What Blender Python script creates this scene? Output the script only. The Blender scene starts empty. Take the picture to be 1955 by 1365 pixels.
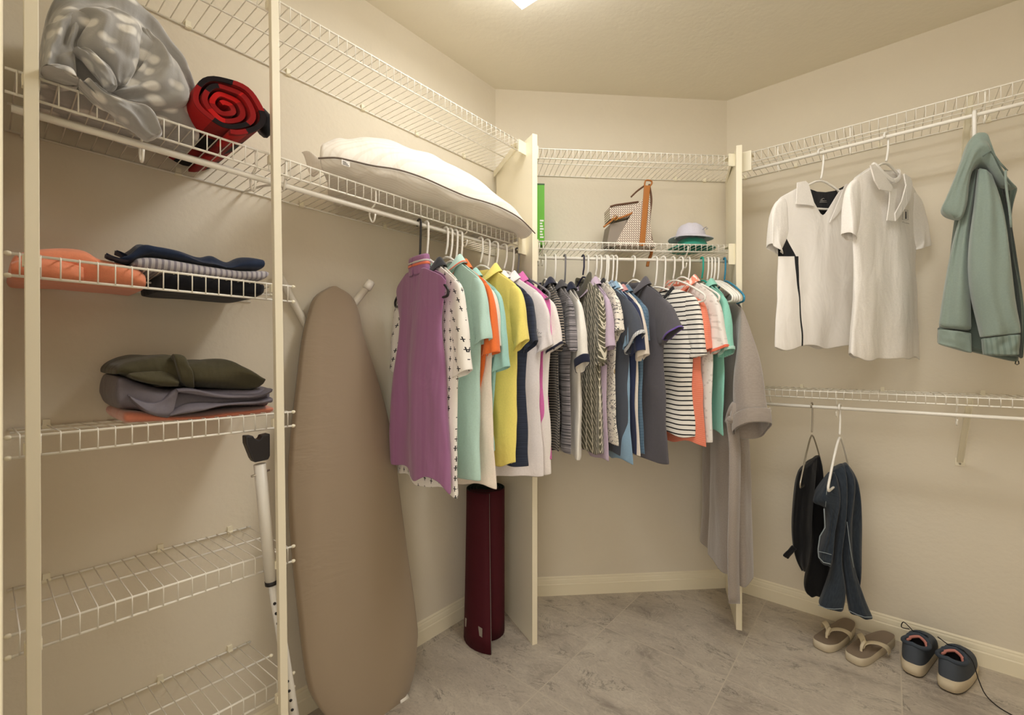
import bpy, bmesh, math, random
from mathutils import Vector, Matrix, noise
C = bpy.context.scene.collection
SC = bpy.context.scene
PI = math.pi
# ------------------------------------------------------------------ camera, world, light, exposure
F, YAW, H = 853.65, math.radians(40.194), 1.153     # focal length in px, heading, eye height (m)
cd = bpy.data.cameras.new('camera'); cam = bpy.data.objects.new('camera', cd); C.objects.link(cam)
cam.location = (0, 0, H); cam.rotation_euler = (PI/2, 0, YAW)
cd.sensor_width = 36; cd.lens = F/1955*36; cd.clip_start = 0.02
SC.camera = cam
w = bpy.data.worlds.new('world'); SC.world = w; w.use_nodes = True
w.node_tree.nodes['Background'].inputs[0].default_value = (1.0, 0.91, 0.80, 1)
w.node_tree.nodes['Background'].inputs[1].default_value = 2.1
LAMP_POWER = 11.5
STRIP_POWER = 2.6
LAMP_COLOR = (1.0, 0.985, 0.965)
SC.view_settings.view_transform = 'Standard'
SC.view_settings.look = 'None'
SC.view_settings.gamma = 1
SC.view_settings.use_curve_mapping = False
SC.view_settings.exposure = 0.0
SC.cycles.max_bounces = 8
SC.cycles.diffuse_bounces = 5
SC.cycles.use_denoising = True

# ------------------------------------------------------------------ place: plan of the closet
XW, YW, ZC = -1.4494, 2.4164, 2.445                  # left wall, right wall, ceiling
C1 = (XW, 1.5925); C2 = (XW+(YW-1.5925), YW)         # the two corners of the diagonal wall
Q = math.sqrt(.5)
fx, fy, rx, ry = -math.sin(YAW), math.cos(YAW), math.cos(YAW), math.sin(YAW)

def ray(px, py):
    l = (px-977.5)/F
    return (fx+l*rx, fy+l*ry, (682.5-py)/F)
def at(px, py, d):
    v = ray(px, py); return Vector((v[0]*d, v[1]*d, H+v[2]*d))
def onX(px, py, X): return at(px, py, X/ray(px, py)[0])
def onY(px, py, Y): return at(px, py, Y/ray(px, py)[1])
def onZ(px, py, Z): return at(px, py, (Z-H)/ray(px, py)[2])
def onD(px, py, e):
    v = ray(px, py); c = (C1[0]-C1[1])*Q+e
    return at(px, py, c/((v[0]-v[1])*Q))
def prj(p):
    d = p[0]*fx+p[1]*fy
    return (977.5+F*(p[0]*rx+p[1]*ry)/d, 682.5-F*(p[2]-H)/d)
def zat(p, py):                                      # height seen at image row py above the floor point p
    d = p[0]*fx+p[1]*fy
    return H+(682.5-py)/F*d

# ------------------------------------------------------------------ helpers
def link(name, me, m=None, parent=None):
    o = bpy.data.objects.new(name, me); C.objects.link(o)
    if m is not None: me.materials.append(m)
    if parent is not None: o.parent = parent
    return o
def tag(o, label=None, cat=None, group=None, kind=None):
    if label: o['label'] = label
    if cat: o['category'] = cat
    if group: o['group'] = group
    if kind: o['kind'] = kind
    return o
def thing(name, label, cat, loc=(0, 0, 0), rz=0, group=None):
    o = bpy.data.objects.new(name, None); C.objects.link(o); o.empty_display_size = .05
    o.location = loc; o.rotation_euler = (0, 0, rz)
    return tag(o, label, cat, group)
def children(o): return [c for c in bpy.data.objects if c.parent == o]

class MB:
    """collects geometry of ONE part"""
    def __init__(s): s.v = []; s.f = []; s.uv = []
    def add(s, vs, fs, uvs=None):
        n = len(s.v); s.v += [tuple(v) for v in vs]
        s.uv += list(uvs) if uvs else [(v[0]+v[1], v[2]) for v in vs]
        s.f += [tuple(i+n for i in f) for f in fs]
    def box(s, a, b, M=None):
        vs = [Vector((x, y, z)) for z in (a[2], b[2]) for y in (a[1], b[1]) for x in (a[0], b[0])]
        if M: vs = [M @ v for v in vs]
        s.add(vs, [(0, 2, 3, 1), (4, 5, 7, 6), (0, 1, 5, 4), (2, 6, 7, 3), (0, 4, 6, 2), (1, 3, 7, 5)])
    def tube(s, pts, r, n=8, closed=False, cap=True):
        pts = [Vector(p) for p in pts]; N = len(pts)
        rr = r if isinstance(r, (list, tuple)) else [r]*N
        vs = []; up = None
        for i, p in enumerate(pts):
            if closed: t = pts[(i+1) % N]-pts[i-1]
            else: t = pts[min(i+1, N-1)]-pts[max(i-1, 0)]
            t = t.normalized() if t.length > 1e-9 else Vector((0, 0, 1))
            if up is None:
                up = Vector((0, 0, 1)) if abs(t.z) < .9 else Vector((1, 0, 0))
            a = t.cross(up)
            if a.length < 1e-6: a = t.cross(Vector((.3, 1, .2)))
            a.normalize(); b = a.cross(t).normalized(); up = b
            for k in range(n):
                q = 2*PI*k/n; vs.append(p+(a*math.cos(q)+b*math.sin(q))*rr[i])
        fs = []
        for i in range(N if closed else N-1):
            j = (i+1) % N
            for k in range(n):
                l = (k+1) % n; fs.append((i*n+k, i*n+l, j*n+l, j*n+k))
        if cap and not closed:
            fs.append(tuple(range(n))[::-1]); fs.append(tuple((N-1)*n+k for k in range(n)))
        s.add(vs, fs)
    def ball(s, c, r, n=8):
        c = Vector(c); rs = (r, r, r) if not isinstance(r, (list, tuple)) else r
        m = n//2+1; vs = []
        for i in range(m+1):
            a = PI*i/m
            for k in range(n):
                q = 2*PI*k/n
                vs.append(c+Vector((rs[0]*math.sin(a)*math.cos(q), rs[1]*math.sin(a)*math.sin(q), rs[2]*math.cos(a))))
        fs = [(i*n+k, i*n+(k+1) % n, (i+1)*n+(k+1) % n, (i+1)*n+k) for i in range(m) for k in range(n)]
        s.add(vs, fs)
    def grid(s, P, closed=False, uvs=None, capa=False, capb=False):
        R, N = len(P), len(P[0])
        vs = [p for r in P for p in r]
        fs = []
        for i in range(R-1):
            for k in range(N if closed else N-1):
                l = (k+1) % N; fs.append((i*N+k, i*N+l, (i+1)*N+l, (i+1)*N+k))
        if capa: fs.append(tuple(range(N))[::-1])
        if capb: fs.append(tuple((R-1)*N+k for k in range(N)))
        s.add(vs, fs, [u for r in uvs for u in r] if uvs else None)
    def prism(s, poly, a, b, M=None):                # polygon (x,y) pulled from z=a to z=b, moved by M
        n = len(poly); vs = [Vector((x, y, a)) for x, y in poly]+[Vector((x, y, b)) for x, y in poly]
        if M: vs = [M @ v for v in vs]
        s.add(vs, [tuple(range(n))[::-1], tuple(range(n, 2*n))]+[(i, (i+1) % n, n+(i+1) % n, n+i) for i in range(n)])
    def build(s, name, m, parent=None, smooth=True, bevel=0, subsurf=0, solid=0, angle=None, weld=False):
        me = bpy.data.meshes.new(name); me.from_pydata(s.v, [], s.f); me.update()
        ul = me.uv_layers.new(name='UVMap')
        for p in me.polygons:
            for li in p.loop_indices:
                ul.data[li].uv = s.uv[me.loops[li].vertex_index]
        bm = bmesh.new(); bm.from_mesh(me)
        if weld: bmesh.ops.remove_doubles(bm, verts=bm.verts, dist=1e-5)
        bmesh.ops.recalc_face_normals(bm, faces=bm.faces); bm.to_mesh(me); bm.free()
        for p in me.polygons: p.use_smooth = smooth
        o = link(name, me, m, parent)
        if bevel:
            b = o.modifiers.new('b', 'BEVEL'); b.width = bevel; b.segments = 2; b.limit_method = 'ANGLE'; b.angle_limit = .6
        if solid:
            q = o.modifiers.new('s', 'SOLIDIFY'); q.thickness = solid; q.offset = 0
        if subsurf:
            u = o.modifiers.new('u', 'SUBSURF'); u.levels = subsurf; u.render_levels = subsurf
        if smooth and angle is not None:
            try: me.set_sharp_from_angle(angle=angle)
            except Exception: pass
        return o

def srgb(h):
    if isinstance(h, str):
        h = h.lstrip('#'); c = [int(h[i:i+2], 16)/255 for i in (0, 2, 4)]
    else: c = [x/255 for x in h]
    return tuple(x/12.92 if x <= .04045 else ((x+.055)/1.055)**2.4 for x in c)+(1,)

def crom(P, t):                                      # Catmull-Rom through control rows, t in 0..1
    n = len(P)-1; x = min(max(t, 0), 1)*n; i = min(int(x), n-1); f = x-i
    p0, p1, p2, p3 = P[max(i-1, 0)], P[i], P[i+1], P[min(i+2, n)]
    if not isinstance(p1, (tuple, list, Vector)):
        p0, p1, p2, p3 = (p0,), (p1,), (p2,), (p3,); one = True
    else: one = False
    o = tuple(.5*((2*b)+(-a+c)*f+(2*a-5*b+4*c-d)*f*f+(-a+3*b-3*c+d)*f**3) for a, b, c, d in zip(p0, p1, p2, p3))
    return o[0] if one else o
def ns(x, y=0, z=0): return noise.noise(Vector((x, y, z)))
def smooth_line(pts, n): return [Vector(crom([tuple(p) for p in pts], i/n)) for i in range(n+1)]

# ------------------------------------------------------------------ materials
def newmat(name, rough=.6):
    m = bpy.data.materials.new(name); m.use_nodes = True
    nt = m.node_tree; b = nt.nodes['Principled BSDF']; b.inputs['Roughness'].default_value = rough
    return m, nt, b
def N(nt, t, **k):
    n = nt.nodes.new(t)
    for a, v in k.items():
        if a.startswith('i_'):
            key = a[2:].replace('_', ' ')
            n.inputs[int(key) if key.isdigit() else key].default_value = v
        else: setattr(n, a, v)
    return n
def ramp(nt, src, stops, interp='LINEAR'):
    r = N(nt, 'ShaderNodeValToRGB'); r.color_ramp.interpolation = interp
    while len(r.color_ramp.elements) < len(stops): r.color_ramp.elements.new(.5)
    for e, (p, c) in zip(r.color_ramp.elements, stops): e.position = p; e.color = c
    nt.links.new(src, r.inputs[0]); return r.outputs[0]
def bump(nt, b, src, strength, dist, prev=None):
    n = N(nt, 'ShaderNodeBump'); n.inputs['Strength'].default_value = strength; n.inputs['Distance'].default_value = dist
    nt.links.new(src, n.inputs['Height'])
    if prev: nt.links.new(prev, n.inputs['Normal'])
    nt.links.new(n.outputs[0], b.inputs['Normal']); return n.outputs[0]
def math_(nt, op, a, bb=None):
    n = N(nt, 'ShaderNodeMath', operation=op)
    for i, v in enumerate((a, bb)):
        if v is None: continue
        if isinstance(v, (int, float)): n.inputs[i].default_value = v
        else: nt.links.new(v, n.inputs[i])
    return n.outputs[0]
def mixc(nt, f, a, bb):
    n = N(nt, 'ShaderNodeMix', data_type='RGBA')
    if isinstance(f, (int, float)): n.inputs[0].default_value = f
    else: nt.links.new(f, n.inputs[0])
    for i, v in ((6, a), (7, bb)):
        if isinstance(v, tuple): n.inputs[i].default_value = v
        else: nt.links.new(v, n.inputs[i])
    return n.outputs[2]

def wall_mat(name, col):
    m, nt, b = newmat(name, .75)
    tc = N(nt, 'ShaderNodeTexCoord')
    n1 = N(nt, 'ShaderNodeTexNoise', i_Scale=60.0, i_Detail=3.0); nt.links.new(tc.outputs['Object'], n1.inputs['Vector'])
    n2 = N(nt, 'ShaderNodeTexNoise', i_Scale=14.0, i_Detail=4.0); nt.links.new(tc.outputs['Object'], n2.inputs['Vector'])
    c2 = tuple(x*.965 for x in col[:3])+(1,)
    nt.links.new(mixc(nt, n2.outputs[0], c2, col), b.inputs['Base Color'])
    p = bump(nt, b, n1.outputs[0], .22, .0035)
    bump(nt, b, ramp(nt, n2.outputs[0], [(.45, (0, 0, 0, 1)), (.6, (1, 1, 1, 1))]), .12, .002, p)
    b.inputs['Specular IOR Level'].default_value = .25
    return m
def plain(name, col, rough=.5, spec=.4, metal=0.0, coat=0):
    m, nt, b = newmat(name, rough); b.inputs['Base Color'].default_value = srgb(col) if not isinstance(col, tuple) or max(col) > 1 else col
    b.inputs['Specular IOR Level'].default_value = spec; b.inputs['Metallic'].default_value = metal
    tc = N(nt, 'ShaderNodeTexCoord'); n = N(nt, 'ShaderNodeTexNoise', i_Scale=90.0, i_Detail=2.0)
    nt.links.new(tc.outputs['Object'], n.inputs['Vector']); bump(nt, b, n.outputs[0], .05, .001)
    return m

M_WALL = wall_mat('wall paint', srgb('#e4dbc8'))
M_CEIL = wall_mat('ceiling paint', srgb('#ebe4d2'))
M_TRIM = plain('trim paint', '#efe6cc', .45)
M_PANEL = plain('melamine panel', '#f3ecd6', .4)
M_WIRE = plain('vinyl coated wire', '#f4f0e4', .35, .5)
M_ROD = plain('enamelled rod', '#f3efe4', .3, .5)
M_CLIP = plain('cream plastic', '#efe8d0', .4)
M_POST = plain('painted post', '#ece4cc', .45)

def floor_mat():
    m, nt, b = newmat('stone look tile', .42)
    tc = N(nt, 'ShaderNodeTexCoord'); sx = N(nt, 'ShaderNodeSeparateXYZ'); nt.links.new(tc.outputs['Object'], sx.inputs[0])
    T = .4795
    X = math_(nt, 'DIVIDE', math_(nt, 'ADD', sx.outputs[0], .4485+T*20), T)
    Y = math_(nt, 'DIVIDE', math_(nt, 'ADD', sx.outputs[1], -1.717+T*20), T)
    fxn, fyn = math_(nt, 'FRACT', X), math_(nt, 'FRACT', Y)
    ix, iy = math_(nt, 'FLOOR', X), math_(nt, 'FLOOR', Y)
    dx = math_(nt, 'MINIMUM', fxn, math_(nt, 'SUBTRACT', 1.0, fxn)); dy = math_(nt, 'MINIMUM', fyn, math_(nt, 'SUBTRACT', 1.0, fyn))
    grout = math_(nt, 'LESS_THAN', math_(nt, 'MINIMUM', dx, dy), .0042)
    # every tile cut from another piece of the pattern
    cmb = N(nt, 'ShaderNodeCombineXYZ')
    nt.links.new(math_(nt, 'ADD', sx.outputs[0], math_(nt, 'MULTIPLY', ix, 3.71)), cmb.inputs[0])
    nt.links.new(math_(nt, 'ADD', sx.outputs[1], math_(nt, 'MULTIPLY', iy, 5.13)), cmb.inputs[1])
    nt.links.new(math_(nt, 'MULTIPLY', math_(nt, 'ADD', ix, iy), 1.7), cmb.inputs[2])
    mp = N(nt, 'ShaderNodeMapping'); mp.inputs['Rotation'].default_value = (0, 0, .9); mp.inputs['Scale'].default_value = (1, 1.9, 1)
    nt.links.new(cmb.outputs[0], mp.inputs[0])
    n1 = N(nt, 'ShaderNodeTexNoise', i_Scale=2.6, i_Detail=9.0, i_Roughness=.62, i_Distortion=1.4); nt.links.new(mp.outputs[0], n1.inputs['Vector'])
    base = ramp(nt, n1.outputs[0], [(.3, srgb('#978d82')), (.44, srgb('#b5ab9d')), (.58, srgb('#c0b6a7')), (.75, srgb('#d2c9b9'))])
    n2 = N(nt, 'ShaderNodeTexNoise', i_Scale=2.3, i_Detail=10.0, i_Roughness=.7, i_Distortion=2.2); nt.links.new(mp.outputs[0], n2.inputs['Vector'])
    vein = ramp(nt, n2.outputs[0], [(.485, (0, 0, 0, 1)), (.498, (1, 1, 1, 1)), (.503, (1, 1, 1, 1)), (.52, (0, 0, 0, 1))])
    nz = N(nt, 'ShaderNodeTexNoise', i_Scale=9.0, i_Detail=3.0); nt.links.new(mp.outputs[0], nz.inputs['Vector'])
    vm = math_(nt, 'MULTIPLY', vein, ramp(nt, nz.outputs[0], [(.45, (0, 0, 0, 1)), (.65, (1, 1, 1, 1))]))
    c = mixc(nt, math_(nt, 'MULTIPLY', vm, .75), base, srgb('#57504a'))
    n3 = N(nt, 'ShaderNodeTexNoise', i_Scale=5.0, i_Detail=8.0, i_Roughness=.7, i_Distortion=1.6); nt.links.new(mp.outputs[0], n3.inputs['Vector'])
    lv = ramp(nt, n3.outputs[0], [(.5, (0, 0, 0, 1)), (.52, (1, 1, 1, 1)), (.54, (0, 0, 0, 1))])
    c = mixc(nt, math_(nt, 'MULTIPLY', lv, .35), c, srgb('#ded5c5'))
    sp = N(nt, 'ShaderNodeTexNoise', i_Scale=70.0, i_Detail=5.0, i_Roughness=.7); nt.links.new(mp.outputs[0], sp.inputs['Vector'])
    c = mixc(nt, math_(nt, 'MULTIPLY', ramp(nt, sp.outputs[0], [(.35, (1, 1, 1, 1)), (.5, (0, 0, 0, 1))]), .22), c, srgb('#6d665f'))
    c = mixc(nt, grout, c, srgb('#c4baa9'))
    nt.links.new(c, b.inputs['Base Color'])
    bump(nt, b, math_(nt, 'SUBTRACT', n1.outputs[0], math_(nt, 'MULTIPLY', grout, .6)), .18, .002)
    return m
M_FLOOR = floor_mat()

_cloth = {}
def cloth(name, col, pat=None, rough=.9, weave=500.0, wr=.75, sheen=.25):
    """fabric: pat(nt, uv separate node, uv socket, base colour) -> colour socket"""
    if name in _cloth: return _cloth[name]
    m, nt, b = newmat(name, rough)
    b.inputs['Specular IOR Level'].default_value = .2
    b.inputs['Sheen Weight'].default_value = sheen; b.inputs['Sheen Roughness'].default_value = .5
    uv = N(nt, 'ShaderNodeUVMap'); sx = N(nt, 'ShaderNodeSeparateXYZ'); nt.links.new(uv.outputs[0], sx.inputs[0])
    tc = N(nt, 'ShaderNodeTexCoord')
    col = srgb(col); lum = .2*col[0]+.7*col[1]+.1*col[2]; col = tuple(min(.9, (c_*.90+lum*.10)*1.04) for c_ in col[:3])+(1,)
    if pat: nt.links.new(pat(nt, sx, uv.outputs[0], col), b.inputs['Base Color'])
    else:
        n0 = N(nt, 'ShaderNodeTexNoise', i_Scale=220.0, i_Detail=2.0); nt.links.new(tc.outputs['Object'], n0.inputs['Vector'])
        nt.links.new(mixc(nt, n0.outputs[0], tuple(x*.9 for x in col[:3])+(1,), tuple(min(1, x*1.08) for x in col[:3])+(1,)), b.inputs['Base Color'])
    mp = N(nt, 'ShaderNodeMapping'); mp.inputs['Scale'].default_value = (1, 1, .45); nt.links.new(tc.outputs['Object'], mp.inputs[0])
    n1 = N(nt, 'ShaderNodeTexNoise', i_Scale=11.0, i_Detail=3.0, i_Roughness=.5, i_Distortion=.6); nt.links.new(mp.outputs[0], n1.inputs['Vector'])
    p = bump(nt, b, n1.outputs[0], wr, .012)
    n2 = N(nt, 'ShaderNodeTexNoise', i_Scale=weave, i_Detail=1.0); nt.links.new(tc.outputs['Object'], n2.inputs['Vector'])
    bump(nt, b, n2.outputs[0], .25, .0008, p)
    _cloth[name] = m; return m
def p_stripe(c2, period, frac, axis=1, c3=None, warp=0):
    def f(nt, sx, uv, col):
        s = sx.outputs[axis]
        if warp:
            n = N(nt, 'ShaderNodeTexNoise', i_Scale=6.0); nt.links.new(uv, n.inputs['Vector'])
            s = math_(nt, 'ADD', s, math_(nt, 'MULTIPLY', n.outputs[0], warp))
        fr = math_(nt, 'FRACT', math_(nt, 'DIVIDE', math_(nt, 'ADD', s, 10.0), period))
        return mixc(nt, math_(nt, 'LESS_THAN', fr, frac), col, srgb(c2))
    return f
def p_heather(c2, sx_=8, sy=300, contrast=.12):                # space-dyed streaks
    def f(nt, sx, uv, col):
        mp = N(nt, 'ShaderNodeMapping'); mp.inputs['Scale'].default_value = (sx_, sy, 1); nt.links.new(uv, mp.inputs[0])
        n = N(nt, 'ShaderNodeTexNoise', i_Scale=1.0, i_Detail=2.0); nt.links.new(mp.outputs[0], n.inputs['Vector'])
        return ramp(nt, n.outputs[0], [(.5-contrast, col), (.5+contrast, srgb(c2))])
    return f
def p_spots(c2, scale, size, elong=1.0, rnd=1.0, feature='F1'):
    def f(nt, sx, uv, col):
        mp = N(nt, 'ShaderNodeMapping'); mp.inputs['Scale'].default_value = (elong, 1, 1); nt.links.new(uv, mp.inputs[0])
        v = N(nt, 'ShaderNodeTexVoronoi', i_Scale=scale, i_Randomness=rnd); nt.links.new(mp.outputs[0], v.inputs['Vector'])
        return mixc(nt, math_(nt, 'LESS_THAN', v.outputs['Distance'], size), col, srgb(c2))
    return f
def p_cactus(c2):
    def f(nt, sx, uv, col):
        v = N(nt, 'ShaderNodeTexVoronoi', i_Scale=34.0, i_Randomness=.15); nt.links.new(uv, v.inputs['Vector'])
        d = N(nt, 'ShaderNodeVectorMath', operation='SUBTRACT')
        sc = N(nt, 'ShaderNodeVectorMath', operation='SCALE'); sc.inputs['Scale'].default_value = 34.0
        nt.links.new(uv, sc.inputs[0]); s2 = N(nt, 'ShaderNodeVectorMath', operation='SCALE'); s2.inputs['Scale'].default_value = 34.0
        nt.links.new(v.outputs['Position'], s2.inputs[0])
        nt.links.new(uv, d.inputs[0]); nt.links.new(v.outputs['Position'], d.inputs[1])
        q = N(nt, 'ShaderNodeSeparateXYZ'); nt.links.new(d.outputs[0], q.inputs[0])
        ax = math_(nt, 'ABSOLUTE', q.outputs[0]); ay = math_(nt, 'ABSOLUTE', q.outputs[1])
        trunk = math_(nt, 'MULTIPLY', math_(nt, 'LESS_THAN', ax, .0014), math_(nt, 'LESS_THAN', ay, .0078))
        arm = math_(nt, 'MULTIPLY', math_(nt, 'LESS_THAN', ax, .0048), math_(nt, 'LESS_THAN', ay, .0014))
        return mixc(nt, math_(nt, 'MAXIMUM', trunk, arm), col, srgb(c2))
    return f
def p_scroll(c2, c3, scale=26.0):                               # concentric dotted medallions
    def f(nt, sx, uv, col):
        v = N(nt, 'ShaderNodeTexVoronoi', i_Scale=scale*.42, i_Randomness=.7); nt.links.new(uv, v.inputs['Vector'])
        r = math_(nt, 'FRACT', math_(nt, 'MULTIPLY', v.outputs['Distance'], 7.0))
        v2 = N(nt, 'ShaderNodeTexVoronoi', i_Scale=scale*9); nt.links.new(uv, v2.inputs['Vector'])
        ring = math_(nt, 'MULTIPLY', math_(nt, 'LESS_THAN', r, .5), math_(nt, 'LESS_THAN', v2.outputs['Distance'], .42))
        a = mixc(nt, math_(nt, 'LESS_THAN', v.outputs['Distance'], .2), col, srgb(c3))
        return mixc(nt, ring, a, srgb(c2))
    return f
def p_tribal(c2):
    def f(nt, sx, uv, col):
        mp = N(nt, 'ShaderNodeMapping'); mp.inputs['Scale'].default_value = (100, 62, 1); nt.links.new(uv, mp.inputs[0])
        w1 = N(nt, 'ShaderNodeTexWave', wave_type='BANDS', bands_direction='DIAGONAL', wave_profile='TRI', i_Scale=.35, i_Distortion=2.5); nt.links.new(mp.outputs[0], w1.inputs['Vector'])
        w1.inputs['Detail Scale'].default_value = 1.0
        fr = math_(nt, 'FRACT', math_(nt, 'DIVIDE', math_(nt, 'ADD', sx.outputs[0], 10.0), .034))
        line = math_(nt, 'LESS_THAN', fr, .13)
        z = math_(nt, 'LESS_THAN', w1.outputs['Fac'], .22)
        return mixc(nt, math_(nt, 'MAXIMUM', line, z), col, srgb(c2))
    return f
def p_check(c2, period):
    def f(nt, sx, uv, col):
        a = math_(nt, 'LESS_THAN', math_(nt, 'FRACT', math_(nt, 'DIVIDE', math_(nt, 'ADD', sx.outputs[0], 10.0), period)), .25)
        b_ = math_(nt, 'LESS_THAN', math_(nt, 'FRACT', math_(nt, 'DIVIDE', math_(nt, 'ADD', sx.outputs[1], 10.0), period)), .25)
        return mixc(nt, math_(nt, 'MULTIPLY', math_(nt, 'ADD', a, b_), .5), col, srgb(c2))
    return f
# ------------------------------------------------------------------ the setting
def structure(name, mb, m, bevel=0):
    return tag(mb.build(name, m, smooth=False, bevel=bevel), kind='structure')
XE, YF, TH = 1.15, 0.0, .1                         # wall on the camera's right, wall with the doorway
mb = MB(); mb.box((XW-.3, YF-1.2, -.1), (XE+.3, YW+.3, 0)); structure('floor', mb, M_FLOOR)
mb = MB(); mb.box((XW-.3, YF-.2, ZC), (XE+.3, YW+.3, ZC+.1)); structure('ceiling', mb, M_CEIL)
mb = MB(); mb.box((XW-TH, YF-.1, 0), (XW, C1[1]+.05, ZC)); structure('wall_left', mb, M_WALL)
mb = MB(); mb.prism([C1, (C1[0]-.1, C1[1]+.02), (C2[0]-.02, C2[1]+.12), C2], 0, ZC); structure('wall_back', mb, M_WALL)
mb = MB(); mb.box((C2[0]-.05, YW, 0), (XE+TH, YW+TH, ZC)); structure('wall_right', mb, M_WALL)
mb = MB(); mb.box((XE, YF-.1, 0), (XE+TH, YW, ZC)); structure('wall_near', mb, M_WALL)
mb = MB()
mb.box((XW, YF-.11, 0), (-.62, YF, ZC)); mb.box((.42, YF-.11, 0), (XE, YF, ZC)); mb.box((-.62, YF-.11, 2.05), (.42, YF, ZC))
structure('wall_front', mb, M_WALL)
mb = MB()
for a, b in ((-.69, -.62), (.405, .48)): mb.box((a, YF, 0), (b, YF+.012, 2.1))
mb.box((-.69, YF, 2.035), (.48, YF+.012, 2.11)); structure('trim_1', mb, M_TRIM, .003)

def baseboard(name, p, q, cutp=0, cutq=0):
    """profiled skirting from p to q, room on the right-hand side seen from p to q"""
    p, q = Vector((*p, 0)), Vector((*q, 0)); d = (q-p).normalized(); n = Vector((d.y, -d.x, 0))
    prof = [(0, 0), (.013, 0), (.013, .052), (.010, .056), (.010, .060), (.008, .072), (.005, .078), (.005, .082), (0, .088)]
    P = []
    for base, c in ((p, cutp), (q, -cutq)):
        P.append([base+n*a+d*(a*c)+Vector((0, 0, z)) for a, z in prof])
    mb = MB(); mb.grid(P, closed=True, capa=True, capb=True); structure(name, mb, M_TRIM)
baseboard('baseboard_left', (XW, YF), C1, 0, .41)
baseboard('baseboard_back', C1, C2, .41, .41)
baseboard('baseboard_right', C2, (XE, YW), .41, 0)

# ceiling light: wide wraparound lamp along X
t = thing('ceiling_light', 'glowing white rectangular ceiling light fixture', 'ceiling light', (-.37, 1.065, ZC))
mb = MB(); mb.box((-.606, -.148, -.034), (.606, .148, 0)); mb.build('housing', M_TRIM, t, smooth=False, bevel=.004)
m, nt, b = newmat('lamp diffuser', .4)
b.inputs['Base Color'].default_value = (.9, .9, .88, 1)
b.inputs['Emission Color'].default_value = (*LAMP_COLOR, 1); b.inputs['Emission Strength'].default_value = LAMP_POWER
mb = MB()
prof = [(-.147, -.0345), (-.147, -.080), (-.143, -.084), (.143, -.084), (.147, -.080), (.147, -.0345)]
P = [[Vector((x, y, z)) for y, z in prof] for x in (-.605, .605)]
mb.grid(P, closed=True, capa=True, capb=True); mb.build('diffuser', m, t, smooth=False)
# added area light below the diffuser, narrow to sharpen the wire shadows
al = bpy.data.lights.new('added_strip_light', 'AREA'); al.shape = 'RECTANGLE'; al.size = 1.10; al.size_y = .05; al.energy = STRIP_POWER; al.color = LAMP_COLOR
ao = bpy.data.objects.new('added_strip_light', al); C.objects.link(ao); ao.parent = t; ao.location = (0, 0, -.088)

# closet dividers: panels standing on the floor, bisecting the two corners
def divider(f, c, lab):
    f, c = Vector((*f, 0)), Vector((*c, 0)); d = (f-c); L = d.length; a = math.atan2(d.y, d.x)
    t = thing('closet_divider', lab, 'panel', c, a)
    mb = MB(); mb.box((.035, -.0105, 0), (L-.004, .0105, 2.05)); mb.build('panel', M_PANEL, t, smooth=False, bevel=.0008)
    mb = MB(); mb.box((L-.004, -.0112, 0), (L, .0112, 2.051)); mb.build('edge_band', M_TRIM, t, smooth=False)
    return t
divider((-1.0893, 1.431), C1, 'tall cream closet panel on the floor right of the rolled yoga mat')
divider((-.4868, 2.0642), C2, 'tall cream closet panel standing behind the grey bathrobe')

# posts of the small shelf tower
def post(top, bot, lab):
    t = Vector(top); b_ = Vector(bot)
    o = thing('shelf_post', lab, 'post', (b_.x, b_.y, 0))
    d = (t-b_)/(t.z-b_.z); p0 = b_-d*b_.z-Vector((b_.x, b_.y, 0)); p1 = t+d*(2.2-t.z)-Vector((b_.x, b_.y, 0))
    p0.z = 0; p1.z = 2.2; mb = MB(); vs = []
    for p in (p0, p1):
        vs += [p+Vector((x, y, 0)) for x, y in ((-.008, -.009), (.008, -.009), (.008, .009), (-.008, .009))]
    mb.add(vs, [(3, 2, 1, 0), (4, 5, 6, 7)]+[(i, (i+1) % 4, 4+(i+1) % 4, 4+i) for i in range(4)])
    mb.build('upright', M_POST, o, smooth=False, bevel=.0012)
    for z in (2.0, 1.63, 1.32, .995, .65, .32):
        mb = MB(); q = p0+(p1-p0)*(z/2.2); mb.box((q.x-.022, q.y-.011, z-.01), (q.x-.007, q.y+.011, z+.01)); mb.build('shelf_clamp', M_CLIP, o, smooth=False, bevel=.001)
XP = -1.128
post(onX(58.8, 0, XP), onX(65, 1365, XP), 'white square post at the left end of the wire shelves')
post(onX(522, 0, XP), onX(540, 1300, XP), 'white square post between the folded clothes and ironing board')

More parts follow.
